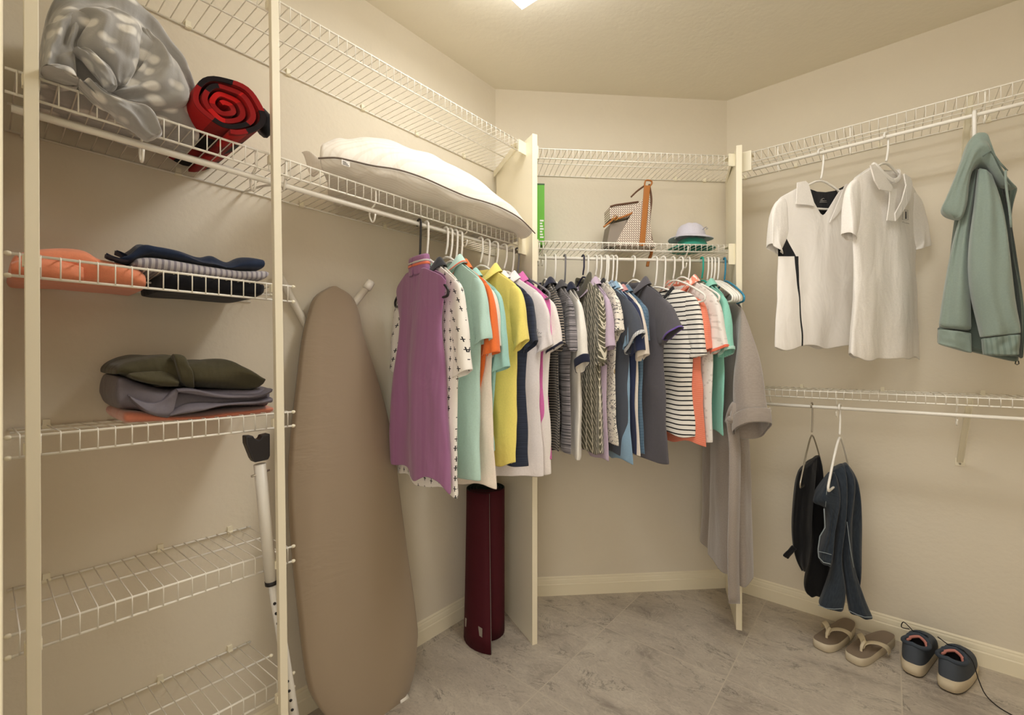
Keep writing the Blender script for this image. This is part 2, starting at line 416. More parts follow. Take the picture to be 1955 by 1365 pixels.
# ------------------------------------------------------------------ wire shelves
SP = .0255
def wire_shelf(name, lab, org, ang, L, D, zb, zf, lip, group=None, rod=None, front=(0, None), clips=(), jhooks=(), supports=(), struts=(), mid=True, phase=.5, rodspan=None, plates=()):
    """local x runs along the wall, local y towards the room; org is the back left end on the wall"""
    t = thing(name, lab, 'wire shelf', (*org, 0), ang, group)
    f0, f1 = front[0], L if front[1] is None else front[1]
    def dep(x):
        if x < f0: return D*max(0, x/f0)
        if x > f1: return D*max(0, (L-x)/(L-f1))
        return D
    mb = MB(); n = int(L/SP)
    for i in range(n+1):
        x = SP*(i+phase)
        if x > L-.004: break
        d = dep(x)
        if d < .03: continue
        z = zb+(zf-zb)*d/D
        if d >= D-1e-6:
            mb.tube([(x, .004, zb+.003), (x, D-.003, zf+.003), (x, D+.002, zf+.001), (x, D+.003, zf-.004), (x, D+.003, zf-lip)], .00125, 5)
        else: mb.tube([(x, .004, zb+.003), (x, d, z+.003)], .00125, 5)
    mb.build('wire_deck', M_WIRE, t)
    mb = MB(); mb.tube([(0, .004, zb), (L, .004, zb)], .0026, 7); mb.build('back_rail', M_WIRE, t)
    mb = MB(); mb.tube([(f0-.006, D, zf), (f1+.006, D, zf)], .0026, 7); mb.build('front_rail', M_WIRE, t)
    mb = MB(); mb.tube([(f0-.006, D, zf-lip), (f1+.006, D, zf-lip)], .0026, 7); mb.build('lip_rail', M_WIRE, t)
    if mid:
        a0 = f0*.5; a1 = f1+(L-f1)*.5
        mb = MB(); mb.tube([(a0, D*.5, (zb+zf)/2), (a1, D*.5, (zb+zf)/2)], .0024, 7); mb.build('middle_rail', M_WIRE, t)
    if rod:
        ro, rz = rod; r0, r1 = rodspan or (f0, f1)
        mb = MB(); mb.tube([(r0, ro, rz), (r1, ro, rz)], .0065, 12); mb.build('hanging_rod', M_ROD, t)
        for x in jhooks:
            mb = MB(); k = rz
            mb.tube(smooth_line([(x, D-.004, zf-.002), (x, D-.006, zf-lip), (x, ro-.012, k+.006), (x, ro-.016, k-.012), (x, ro-.004, k-.032), (x, ro+.008, k-.030), (x, ro+.014, k-.012)], 18), .0026, 6)
            mb.build('rod_hook', M_WIRE, t)
        for x in supports:
            mb = MB(); k = rz
            mb.tube(smooth_line([(x, D-.004, zf-.002), (x, D-.006, zf-lip-.002), (x, ro+.012, k+.012), (x, ro, k-.011), (x, ro-.014, k+.004), (x, D*.5, zb-.022), (x, .006, zb-.006)], 20), .0034, 6)
            mb.build('rod_support', M_WIRE, t)
    for x in clips:
        mb = MB(); mb.box((x-.006, 0, zb-.004), (x+.006, .008, zb+.016)); mb.tube([(x-.007, .005, zb), (x+.007, .005, zb)], .0052, 8)
        mb.build('wall_clip', M_CLIP, t, smooth=False)
    for x, zl in struts:
        mb = MB(); a = Vector((x, D-.006, zf-.004)); b_ = Vector((x, .006, zl)); 
        for s in (-1, 1):
            o = Vector((s*.0065, 0, 0)); mb.tube([a+o, b_+o], .003, 6)
        wv = Vector((.0065, 0, 0)); nn = (b_-a).normalized().cross(Vector((1, 0, 0)))*.0015
        mb.add([a-wv+nn, a+wv+nn, b_+wv+nn, b_-wv+nn, a-wv-nn, a+wv-nn, b_+wv-nn, b_-wv-nn], [(0, 1, 2, 3), (7, 6, 5, 4), (0, 4, 5, 1), (2, 6, 7, 3), (1, 5, 6, 2), (0, 3, 7, 4)])
        mb.box((x-.013, 0, zl-.016), (x+.013, .004, zl+.012)); br = mb.build('support_bracket', M_CLIP, t, smooth=False)
        mb = MB(); mb.tube([(x, .003, zl-.008), (x, .0065, zl-.008)], .0035, 8); mb.build('screw', plain('steel', '#b8b2a4', .3, .5, .8) if 'steel' not in bpy.data.materials else bpy.data.materials['steel'], br)
    for side in ((f0, f1) if not plates else plates):
        pass
    return t, dep
def caps(t, pts):
    for p in pts:
        mb = MB(); mb.ball(p, (.0058, .0045, .0045), 8); mb.build('end_cap', M_CLIP, t)
def plate(t, x0, x1, y, z0, z1, nm='end_plate'):
    mb = MB(); mb.box((x0, y-.003, z0), (x1, y+.004, z1)); mb.box((x0 if x0 < x1 else x1, y-.05, z1-.012), (x1, y, z1-.009)); mb.build(nm, M_CLIP, t, smooth=False, bevel=.001)

AL = PI/2                                            # local x along +Y, local y along -X: mirror by running the other way
# left wall: run from the far end towards the camera so that local y points into the room (+X)
def left_shelf(name, lab, y_near, y_far, **k):       # local x = y_far - y
    return wire_shelf(name, lab, (XW, y_far), -PI/2, y_far-y_near, **k)
UPL = C1[1]-.012
t, _ = left_shelf('wire_shelf', 'long upper white wire shelf high on the left wall above the pillow', .03, UPL, D=.30, zb=2.043, zf=2.030, lip=.040, front=(.185, None),
    clips=(UPL-.357, UPL-.62, UPL-.88, UPL-1.12, UPL-1.38))
plate(t, .136, .182, .302, 1.985, 2.036)
mb = MB(); mb.tube([(.006, .01, 2.030), (.155, .27, 2.012)], .004, 6); mb.box((-.0015, 0, -.012), (.0015, .30, .016), Matrix.Translation((.008, .008, 2.024)) @ Matrix.Rotation(-math.atan2(.15, .26), 4, 'Z')); mb.build('miter_bracket', M_CLIP, t, smooth=False)
t, _ = left_shelf('wire_shelf', 'wire shelf with hanging rod carrying the blankets and white pillow', .03, UPL, D=.30, zb=1.640, zf=1.646, lip=.040, front=(.185, None),
    rod=(.28, 1.587), rodspan=(.12, UPL-.032), clips=(UPL-.66, UPL-.97, UPL-.335, UPL-1.3), jhooks=(UPL-.745, UPL-.21, UPL-1.12, UPL-.42), supports=(UPL-.49, UPL-.055))
plate(t, .136, .182, .302, 1.575, 1.650)
zz = (('wire shelf holding the orange and navy folded clothes', 1.318, 1.335, .0385), ('wire shelf holding the olive and grey clothing pile', .998, 1.013, .036),
      ('empty wire shelf, second from the floor', .653, .667, .038), ('lowest empty wire shelf near the floor', .312, .340, .036))
for lab, zb, zf, lip in zz:
    t, _ = left_shelf('wire_shelf', lab, .034, .512, D=.276, zb=zb, zf=zf, lip=lip, group=None, phase=.43, clips=(.055, .215, .42), )
    caps(t, [(-.004, .276, zf), (-.004, .276, zf-lip), (.484, .276, zf-lip), (.484, .276, zf), (-.004, .138, (zf+zb)/2)])

# diagonal wall: local x from C2 towards C1
LD = (Vector(C2)-Vector(C1)).length
aD = math.radians(225)
t, _ = wire_shelf('wire_shelf', 'upper empty wire shelf on the diagonal wall between the two panels', (C2[0], C2[1]), aD, LD, .30, 2.034, 2.025, .040, front=(.171, LD-.165), clips=(.27, .72, .12))
plate(t, .138, .171, .302, 1.98, 2.034); plate(t, LD-.165, LD-.128, .302, 1.98, 2.034)
mb = MB(); mb.box((-.0015, 0, -.012), (.0015, .30, .016), Matrix.Translation((.012, .008, 2.016)) @ Matrix.Rotation(-math.atan2(.13, .27), 4, 'Z')); mb.build('miter_bracket', M_CLIP, t, smooth=False)
t, _ = wire_shelf('wire_shelf', 'wire shelf with rod under the handbag and hats', (C2[0], C2[1]), aD, LD, .30, 1.642, 1.638, .030, front=(.171, LD-.165),
    rod=(.27, 1.576), rodspan=(.15, LD-.14), clips=(.27, .72, .12), jhooks=(.35, .98, LD-.17))
plate(t, .138, .171, .302, 1.555, 1.645); plate(t, LD-.165, LD-.128, .302, 1.555, 1.645)
# right wall: local x along -X direction, from the far right end
def right_shelf(name, lab, x_far, x_near, **k):
    return wire_shelf(name, lab, (x_far, YW), PI, x_far-x_near, **k)
XR = .95
t, _ = right_shelf('wire_shelf', 'upper wire shelf with rod on the right wall above the white polo shirts', XR, C2[0]+.02, D=.29, zb=2.031, zf=2.032, lip=.042, front=(0, XR+.455),
    rod=(.27, 1.965), rodspan=(0, XR+.452), clips=(XR+.54, XR+.33, XR+.03, XR-.28), jhooks=(XR+.355, XR+.115, XR-.24), struts=((XR-.205, 1.76),))
plate(t, XR+.452, XR+.497, .292, 1.955, 2.04)
t, _ = right_shelf('wire_shelf', 'lower wire shelf with rod on the right wall above the hanging pants', XR, C2[0]+.02, D=.29, zb=1.014, zf=1.019, lip=.026, front=(0, XR+.455),
    rod=(.27, .956), rodspan=(0, XR+.452), clips=(XR+.307, XR+.023, XR-.2656, XR-.6), jhooks=(XR+.385, XR+.158, XR-.175), struts=((XR-.205, .755),))
plate(t, XR+.452, XR+.497, .292, .94, 1.025)

# ------------------------------------------------------------------ garments
def plane(base, a):                                  # vertical plane through base, u horizontal at heading a, v across it
    U = Vector((math.cos(a), math.sin(a), 0)); V = Vector((-math.sin(a), math.cos(a), 0))
    return U, V
def solve_yaw(base, wd, px, nominal, span=75):
    best = None
    for k in range(-span*2, span*2+1):
        a = nominal+math.radians(k*.5)
        q = (base[0]+wd*math.cos(a), base[1]+wd*math.sin(a), H)
        e = abs(prj(q)[0]-px)+abs(k)*.02
        if best is None or e < best[0]: best = (e, a)
    return best[1]

HM = {}
def hanger_mat(c):
    if c not in HM:
        HM[c] = plain('hanger '+c, {'white': '#f1eee6', 'black': '#1b1a1c', 'navy': '#23233f', 'teal': '#1fa592', 'blue': '#2f86a8', 'grey': '#77767a', 'steel': '#a9a397'}[c], .3, .5, 1.0 if c == 'steel' else 0)
    return HM[c]
def hanger(name, lab, base, a, zr, col, hw=.2, drop=.085, apex=.105, btm=.028, group=None, ho=.0, r=.0042, cat='hanger', bar=True, sh=.0, flip=1):
    """tubular hanger hooked over the rod at base; local x is its width"""
    t = thing(name, lab, cat, (base[0], base[1], zr), a, group)
    R = .0125; pts = []
    for k in range(0, 11):                           # hook bends over the rod
        q = math.radians(200-k*20); pts.append((-flip*R*math.cos(q)*-1*1.0, 0, R*math.sin(q)-.004))
    pts = [(p[0], 0, p[2]) for p in pts]
    xe = pts[-1][0]
    pts += [(xe*.95, 0, -.045), (xe*.4, 0, -apex+.022), (0, 0, -apex+.006)]
    mb = MB(); mb.tube(smooth_line(pts, 26), r*.9, 8); mb.ball(pts[0], r*.95, 8)
    mb.build('hook', hanger_mat(col), t)
    mb = MB(); z0 = -apex; z1 = -apex-drop; z2 = z1-btm
    loop = [(0, 0, z0+.008), (hw*.5, 0, (z0+z1)/2+.01), (hw*.93, 0, z1+.004), (hw, 0, z1-.010), (hw*.985, 0, z2+.004), (hw*.93, 0, z2)]
    full = loop+[(0, 0, z2)]*(1 if bar else 0)+[(-x, y, z) for x, y, z in loop[::-1]][:-1]
    n = 44; P = []
    m = len(full)
    for i in range(m):
        p, q = Vector(full[i]), Vector(full[(i+1) % m])
        for k in range(4): P.append(p.lerp(q, k/4))
    for _ in range(2): P = [(P[i-1]+P[i]*2+P[(i+1) % len(P)])/4 for i in range(len(P))]
    mb.tube(P, r, 8, closed=True); mb.build('shoulder_bar', hanger_mat(col), t)
    return t

def ring_loft(Lc, Rc, Tc, n, m, fold=None, vo=None, power=.5, rag=0, seed=0, uvo=(0, 0), bulge=None):
    """cloth tube: left chain Lc and right chain Rc of (u,z), thickness chain Tc, rings closed around"""
    P = []; UVs = []
    for i in range(n+1):
        t = i/n; l = crom(Lc, t); r = crom(Rc, t); T = crom(Tc, t); o = crom(vo, t) if vo else 0
        row = []; uv = []
        wd = math.hypot(r[0]-l[0], r[1]-l[1])
        for k in range(m):
            q = 2*PI*k/m; s = -math.cos(q); side = math.sin(q)
            u = l[0]+(r[0]-l[0])*(s+1)/2; z = l[1]+(r[1]-l[1])*(s+1)/2
            g = (abs(side)**power)*(1 if side > 0 else -1)
            v = g*T+o+(fold(s, t, side) if fold else 0)
            row.append(Vector((u, v, z)))
            uv.append((wd*(k/m if k <= m/2 else 1-k/m)*1.3+uvo[0], z+uvo[1]))
        P.append(row); UVs.append(uv)
    return P, UVs

def shirt(g):
    """one hanging shirt; g holds hook px, shoulder px, rows seen in the photograph"""
    rodk = g['rod']; base = g['base']; zr = g['zr']; a = g['a']
    U, V = plane(base, a)
    rnd = random.Random(g.get('seed', 1)); sd = rnd.random()*50
    hw = g.get('w', .19)
    def Z(u, py): return zat((base[0]+U.x*u, base[1]+U.y*u), py)-zr
    zs = Z(hw, g['S'][1]); zh = Z(g.get('hu', .2), g['hem']); zn = zs+g.get('rise', .075); zhl = zh+g.get('hl', 0.0)
    if 'neckz' in g: zn = g['neckz']
    nw = g.get('nw', .075); au = g.get('au', hw*.93); az = zs-g.get('ah', .2); hu = g.get('hu', .2)
    wu = g.get('wu', (au+hu)/2*.97); th = g.get('th', .010); sink = g.get('sink', .0)
    t = thing('hanging_shirt' if not g.get('name') else g['name'], g['label'], g.get('cat', 'shirt'), (base[0], base[1], zr), a, g['group'])
    t['_z'] = (zs, zn, nw)
    fa = g.get('fold', .007); nf = g.get('nf', 3.2); ph = [rnd.uniform(0, 6) for _ in range(6)]
    drf, drb = g.get('nf_drop', .07), g.get('nb_drop', .015)
    def wline(q): return crom([(hw*.97,), (hw*.965,), (au,), (wu,), ((wu+hu)/2,), (hu,)], q)[0]
    n, m = 30, 30
    mb = MB(); P = []; UV = []
    sl = g.get('sleeveless', False)
    for i in range(n+1):
        q = i/n; W = wline(q) if not sl else crom([(hw*.98,), (hw*.80,), (au*1.0,), (wu,), ((wu+hu)/2,), (hu,)], q)[0]
        row = []; uv = []
        for k in range(m*2):
            f = k <= m; kk = k if f else 2*m-k
            s = -math.cos(PI*kk/m); side = 0 if kk in (0, m) else (-1 if f else 1)
            s2 = s*.75+(kk/m*2-1)*.25
            A = abs(s2)*hw
            zt = zs+(zn-zs)*(1-max(0, (A-nw))/(hw-nw)) if A > nw else zn-((drf if side < 0 else drb)*((1-A/nw) if g.get('vneck') and side < 0 else math.sqrt(max(0, 1-(A/nw)**2))))
            if A > hw*.86: zt -= .012*((A-hw*.86)/(hw*.14))**2
            zb = zh if s2 > 0 else zh+(zhl-zh)*min(1, -s2*1.6)
            zb += g.get('vent', 0)*(abs(s2)**8)+.006*math.sin(s2*7+ph[0])+g.get('hdip', 0)*(side < 0)
            z = zt+(zb-zt)*q
            prof = (1-abs(s2)**2.6)**.6 if abs(s2) < 1 else 0
            t0 = .015 if sl else .0095; T = (t0+(th-t0)*min(1, q*1.8))*prof
            cr = min(1, q*1.5)
            fo = fa*cr*(math.sin(nf*s2*PI*.5+ph[1]+q*.8)*.8+.5*math.sin(nf*1.9*s2+ph[2]-q*1.3))+.014*cr*ns(s2*2.2+sd, q*2, sd)+.004*ns(s2*7+sd, q*5, sd)*cr
            fs = fa*.45*cr*math.sin(nf*2.3*s2+ph[3]+q)*prof
            v = side*T+fo+(fs if side < 0 else -fs*.5)
            if g.get('lean'): v += g['lean']*q
            uw = .010*cr*ns(q*3.3+sd*3, s2*1.3, sd)+.004*cr*ns(q*9+sd, s2*2, 7)
            row.append(Vector((s2*W+uw, v, z+.014*ns(s2*2.6+sd, sd*2)*q*q))); uv.append((s2*W+.5, z+2))
        P.append(row); UV.append(uv)
    mb.grid(P, closed=True, uvs=UV)
    mat = g['mat']
    mb.build('body', mat, t, solid=.0016, subsurf=1)
    # side facing neck label etc. are left to the collars
    if not sl:
        for sg in (1, -1):
            cu, cz, ci, ciz = g['cu'], Z(g['cu'], g['co']), g['ci'], Z(g['ci'], g['cin'])
            cv = g.get('cv', 0)*1.0
            so = (hw*.93, zs+.004)
            So = [(hw*.80, zs+(zn-zs)*.20), (hw*1.0, zs-.012), (hw+(cu-hw)*.45+.004, zs+(cz-zs)*.40), (hw+(cu-hw)*.8, zs+(cz-zs)*.75), (cu, cz)]
            Si = [(au-.045, az+.05), (au-.018, az+.010), (au+(ci-au)*.4, az+(ciz-az)*.35), (au+(ci-au)*.75, az+(ciz-az)*.72), (ci, ciz)]
            st = g.get('st', .017)
            Tc = [(.008,), (.013,), (st,), (st*1.1,), (st*1.15,)]
            p2 = [rnd.uniform(0, 6) for _ in range(3)]
            def fold(s, q, side, p2=p2): return .004*q*math.sin(s*4+p2[0])+.006*q*ns(s*2+p2[1], q*2, 3)+cv*q
            P, UVs = ring_loft([tuple(x) for x in Si], [tuple(x) for x in So], [x[0] for x in Tc], 14, 22, fold, uvo=(.3, 2))
            for rrow in P:
                for p in rrow:
                    p.x += .005*ns(p.z*16+sd, p.x*9, sd); p.x *= sg
                    if p.x < -.225: p.x = -.225+(p.x+.225)*.15
            mb = MB(); mb.grid(P, closed=True, uvs=UVs)
            cf = g.get('cuff')
            sm = g.get('sleeve_mat', mat)
            slv = mb.build('sleeve', sm, t, solid=.0016, subsurf=1)
            if cf:
                cm, cw, out = cf
                mb = MB(); P2 = []; U2 = []
                d = (P[-1][0]-P[-2][0]); c0 = sum(P[-1], Vector())/len(P[-1])
                L = (sum(P[-1], Vector())/len(P[-1])-sum(P[-3], Vector())/len(P[-3])); L.normalize()
                for e in (-cw, -cw*.5, .0015):
                    P2.append([c0+(p-c0)*1.045+L*e+Vector((0, (p.y-c0.y)*.12, 0)) for p in P[-1]])
                    U2.append([(p.x, p.z+2) for p in P2[-1]])
                mb.grid(P2, closed=True, uvs=U2); mb.build('cuff', cm, slv, solid=.0022, subsurf=1)
    # collar
    cl = g.get('collar')
    if cl:
        kind, cm, hgt = cl[:3]
        mb = MB(); P = []; UV = []; nn = 28
        rows = {'polo': [(-.004, 1.0, -.012), (.0, 1.0, hgt*.35), (.003, 1.03, hgt*.62), (.008, 1.10, hgt*.58), (.014, 1.24, hgt*.30), (.018, 1.40, hgt*.08)],
                'stand': [(-.002, 1.0, -.022), (.001, 1.0, hgt*.5), (.001, .97, hgt), (-.001, .93, hgt*.97), (-.001, .93, hgt*.4)],
                'band': [(.002, 1.05, -.010), (.003, 1.03, -.002), (.001, .98, hgt*.6), (-.002, .95, hgt*.5)]}[kind]
        for (dv, sc_, dz) in rows:
            row = []; uv = []
            for i in range(nn+1):
                q = -PI*.96+2*PI*.96*i/nn if kind == 'polo' else -PI+2*PI*i/nn      # 0 = back of the neck
                x = math.sin(q); y = math.cos(q)
                dr = drf if y < 0 else drb
                zc = zn-dr*(y*y)*(1 if y < 0 else 1)+.002
                pt = 1+(.25*max(0, -y)**3 if (kind == 'polo' and sc_ > 1.2) else 0)
                slp = (zn-zs)/(hw-nw)*nw*(sc_-1)*x*x*.9 if kind == 'polo' else 0
                row.append(Vector((nw*1.0*x*sc_, (.022*y*(1+(sc_-1)*.6)+(dv*y)), zc+dz*(1 if dz > 0 else pt)-slp)))
                uv.append((i/nn*.4, dz+2))
            P.append(row); UV.append(uv)
        mb.grid(P, uvs=UV); co = mb.build('collar', cm, t, solid=.0022, subsurf=1)
        for st_ in cl[3:]:                           # stripes woven into the collar edge
            sm, f0, f1 = st_
            mb = MB(); P = []
            for f in (f0, (f0+f1)/2, f1):
                row = []
                for i in range(nn+1):
                    x = f*(len(rows)-1); j = min(int(x), len(rows)-2); ff = x-j
                    a_, b_ = Vector(), Vector()
                    def pt_(r_, i=i):
                        dv, sc_, dz = r_
                        q = (-PI*.96+2*PI*.96*i/nn) if kind == 'polo' else -PI+2*PI*i/nn; X_ = math.sin(q); y = math.cos(q); dr = drf if y < 0 else drb
                        p_ = 1+(.25*max(0, -y)**3 if (kind == 'polo' and sc_ > 1.2) else 0)
                        sl_ = (zn-zs)/(hw-nw)*nw*(sc_-1)*X_*X_*.9 if kind == 'polo' else 0
                        return Vector((nw*X_*sc_*1.015, (.022*y*(1+(sc_-1)*.6)+dv*y)*1.10, zn-dr*(y*y)+.003+dz*(1 if dz > 0 else p_)-sl_))
                    row.append(pt_(rows[j]).lerp(pt_(rows[j+1]), ff))
                P.append(row)
            mb.grid(P); mb.build('collar_stripe', sm, co, solid=.0022, subsurf=1)
    return t

def add_shirt(rod, hook, S, w=.19, nominal=None, dyaw=0, hcol='white', hlab=None, hoff=0, **g):
    if rod == 'L': b = onX(hook, 400, XW+.28); zr = 1.587; nom = 0
    elif rod == 'D': b = onD(hook, 400, .27); zr = 1.576; nom = -PI/4
    else: b = onY(hook, 400, YW-.27); zr = 1.965; nom = -PI/2
    a = solve_yaw(b, w, S[0], nom if nominal is None else nominal)+dyaw
    g.update(rod=rod, base=(b.x, b.y), zr=zr, a=a, S=S, w=w)
    g.setdefault('group', {'L': 'shirts on the left rod', 'D': 'shirts on the diagonal rod', 'R': 'white shirts on the right wall'}[rod])
    t = shirt(g)
    if hlab:
        zs_, zn_, nw_ = t['_z']; m_ = (zn_-zs_)/(w-nw_); hh = (w*.93+hoff); apx = zn_-.025+m_*nw_
        hanger('clothes_hanger', hlab, (b.x, b.y), a, zr+.0065, hcol, hw=hh, apex=-(apx-.0065), drop=m_*hh+.004, group={'L': 'hangers on the left rod', 'D': 'hangers on the diagonal rod', 'R': 'hangers on the right wall'}[rod])
    return t, b, a
W_ = '#eee9e0'
G = add_shirt
orchid = cloth('orchid knit', '#a4709a', p_heather('#98648d', 60, 1.5, .3))
t, b, a = G('L', 800, (853, 527), w=.175, nominal=0, hcol='black', hlab='black plastic hanger under the purple sleeveless top', hoff=.022, sleeveless=True, hem=925, hl=.015, hu=.185, wu=.165, au=.150, ah=.2, nw=.06,
    rise=.045, th=.034, fold=.008, nf=3.5, mat=orchid, collar=('stand', orchid, .042, (cloth('coral trim', '#e8744f'), .17, .22), (cloth('grey trim', '#c9c4c0'), .225, .27)), name='sleeveless_top', cat='shirt',
    label='purple sleeveless top with high collar, first on the left rod', vent=-.03, nb_drop=.004, nf_drop=.004, seed=3)
white = cloth('white knit', W_)
G('L', 814, (879, 537), hcol='white', hlab='white hanger just behind the black one on the left rod', hem=945, hl=.01, hu=.185, co=706, cin=722, cu=.235, ci=.165, mat=cloth('cactus print', W_, p_cactus('#2a2a2e')), collar=('polo', cloth('black trim', '#2b2b2e'), .03),
    label='white shirt printed with small black cacti, behind the purple top', th=.024, seed=5)
mint = cloth('mint pique', '#b4d6ca')
G('L', 851, (921, 531), hcol='white', hlab='white hanger carrying the mint polo shirt', hem=922, hu=.19, hl=.012, co=646, cin=660, cu=.225, ci=.16, mat=mint, collar=('polo', mint, .034, (cloth('coral trim', '#e8744f'), .90, .96)), label='pale mint polo shirt next to the cactus print shirt', th=.03, seed=7)
orange = cloth('orange pique', '#f0701c')
G('L', 859, (936, 541), hcol='white', hlab='white hanger carrying the orange polo shirt', hem=868, hu=.12, co=672, cin=680, cu=.225, ci=.165, mat=orange, collar=('polo', orange, .036), label='bright orange polo shirt between the mint and peach shirts', th=.018, seed=9, st=.02)
peach = cloth('peach white pique', '#efe0d0')
G('L', 869, (944, 551), hcol='white', hlab='white hanger carrying the peach white polo', hem=934, hu=.195, co=660, cin=690, cu=.212, ci=.15, mat=peach, collar=('band', peach, .02), label='peach white shirt hanging lowest behind the mint polo', th=.026, seed=11)
G('L', 878, (956, 556), hcol='white', hlab='white hanger carrying the aqua polo', hem=858, hu=.17, co=700, cin=712, cu=.225, ci=.16, mat=cloth('aqua pique', '#9bd0c6'), collar=('polo', cloth('aqua pique', '#9bd0c6'), .03), label='aqua polo shirt just left of the yellow polo', th=.02, seed=13)
yellow = cloth('yellow pique', '#f2de68')
G('L', 917, (993, 546), hcol='white', hlab='white hanger carrying the yellow polo', hem=890, hu=.175, hl=.01, co=648, cin=672, cu=.222, ci=.165, mat=yellow, collar=('polo', yellow, .036), label='yellow polo shirt on the left rod', th=.03, fold=.012, seed=15)
navyh = cloth('navy heather', '#262c3c', p_heather('#343b4e', 6, 260, .1))
G('L', 930, (1012, 558), hcol='white', hlab='white hanger carrying the dark navy heather polo', hem=890, hu=.185, hl=-.004, co=650, cin=675, cu=.222, ci=.165, mat=navyh, collar=('polo', cloth('white edge', '#e8e6e4'), .028), label='dark navy heather polo shirt right of the yellow polo', th=.028, seed=17)
tL, bL, aL = G('L', 945, (1037, 560), hcol='white', hlab='white hanger carrying the white polo with a script logo', hem=910, hu=.195, hl=.004, co=658, cin=675, cu=.23, ci=.165, mat=cloth('soft white knit', '#eae2e0'), collar=('polo', cloth('soft white knit', '#eae2e0'), .03), label='white polo with a small script logo on its sleeve', th=.026, seed=19)
PEND_LOGO = (tL, (bL.x, bL.y), aL)
pink = cloth('pink pique', '#d86aae')
G('L', 962, (1046, 562), w=.18, hcol='white', hlab='white hanger carrying the pink polo', hem=874, hu=.20, co=640, cin=650, cu=.2, ci=.15, mat=pink, collar=('polo', pink, .036), label='pink polo shirt between two white polos', th=.02, seed=21)
nvs = cloth('navy stripe trim', '#2a2c3e')
G('L', 976, (1057, 571), hcol='white', hlab='white hanger carrying the white polo with navy cuff stripe', hem=903, hu=.19, co=656, cin=676, cu=.232, ci=.165, mat=cloth('ecru knit', '#ece4de'), cuff=(nvs, .009, 0), collar=('polo', nvs, .03), label='white polo with a thin navy cuff stripe, last on the left rod', th=.022, seed=23)

# diagonal rod
G('D', 1040, (1066, 564), hem=865, hu=.19, co=655, cin=672, cu=.225, ci=.165, hcol='white', hlab='white hanger carrying the dark finely striped shirt', mat=cloth('black tan stripes', '#232226', p_stripe('#9b9184', .0105, .42)), collar=('polo', nvs, .03), label='dark shirt with fine tan stripes at the left end of the diagonal rod', seed=31)
G('D', 1059, (1091, 571), hem=866, hu=.19, co=672, cin=650, cu=.225, ci=.165, hcol='white', hlab='white hanger carrying the grey streaked polo', mat=cloth('grey space dye', '#3d3b3f', p_heather('#a7a1a4', 3, 170, .10)), collar=('polo', cloth('charcoal knit', '#4a484b'), .034), label='dark grey polo with streaky horizontal bands', seed=33)
G('D', 1078, (1108, 575), hem=876, hu=.185, co=691, cin=712, cu=.24, ci=.168, hcol='grey', hlab='grey hanger carrying the white polo with wide navy cuffs', mat=cloth('bright white knit', '#e9e4da'), cuff=(cloth('navy band', '#1f2338'), .032, 0), collar=('polo', cloth('navy band', '#1f2338'), .034), label='white polo with wide navy sleeve bands', th=.024, seed=35)
G('D', 1113, (1150, 560), hem=872, hu=.19, co=692, cin=700, cu=.212, ci=.16, hcol='navy', hlab='navy hanger hooked above the olive patterned top', mat=cloth('olive tribal print', '#5a5644', p_tribal('#d8d1bd')), collar=('stand', cloth('olive knit', '#5c584a'), .03), label='olive top with white geometric pattern', th=.022, seed=37)
lav = cloth('lavender pique', '#bfaabf')
G('D', 1121, (1162, 566), hem=882, hu=.18, co=660, cin=670, cu=.232, ci=.165, hcol='white', hlab='white hanger carrying the lavender polo', mat=lav, collar=('polo', lav, .04), label='lavender polo right of the olive patterned top', seed=39)
G('D', 1137, (1179, 562), hem=850, hu=.19, co=630, cin=637, cu=.225, ci=.17, hcol='white', hlab='white hanger carrying the medallion print shirt', mat=cloth('medallion print', '#e6dfd0', p_scroll('#3c3a40', '#b8a37f')), collar=('band', cloth('black trim', '#2b2b2e'), .015), label='cream shirt with dotted medallion print', seed=41)
slate = cloth('slate knit', '#4c515c')
G('D', 1145, (1203, 571), hem=873, hu=.186, co=636, cin=676, cu=.262, ci=.175, hcol='white', hlab='white hanger carrying the slate blue polo', mat=slate, cuff=(cloth('woven cuff', '#cfd0cf', p_check('#3b3f4c', .006)), .014, 0), collar=('polo', cloth('sky check', '#8aa0b4', p_check('#33415a', .012)), .03), label='slate grey polo with patterned cuff edge', seed=43)
G('D', 1156, (1203, 573), w=.18, hem=886, hu=.195, co=655, cin=668, cu=.2, ci=.15, hcol='white', hlab='white hanger carrying the light blue polo', mat=cloth('light blue pique', '#86a9c4'), collar=('polo', cloth('light blue pique', '#86a9c4'), .03), label='light blue polo hanging lowest behind the slate polo', seed=45)
navy = cloth('navy knit', '#2c3557')
G('D', 1159, (1215, 576), hem=868, hu=.175, co=668, cin=680, cu=.235, ci=.165, hcol='white', hlab='white hanger carrying the navy polo', mat=navy, collar=('polo', cloth('white edge', '#e8e6e4'), .03), label='navy blue polo behind the slate grey one', seed=47)
G('D', 1168, (1222, 578), hem=872, hu=.18, w=.185, co=676, cin=690, cu=.225, ci=.165, hcol='white', hlab='white hanger carrying the cream sleeved shirt', mat=cloth('cream knit', '#e8dccd'), collar=('polo', cloth('rose edge', '#c58c8c'), .026), label='cream shirt mostly hidden behind the navy polo', seed=49)
G('D', 1175, (1232, 580), hem=868, hu=.175, w=.185, co=650, cin=665, cu=.2, ci=.15, hcol='white', hlab='white hanger carrying the denim blue checked shirt', mat=cloth('denim check', '#5b7890', p_check('#456077', .012)), collar=('polo', cloth('denim check', '#5b7890'), .03), label='denim blue checked shirt left of the charcoal polo', seed=51)
char = cloth('charcoal pique', '#59565c')
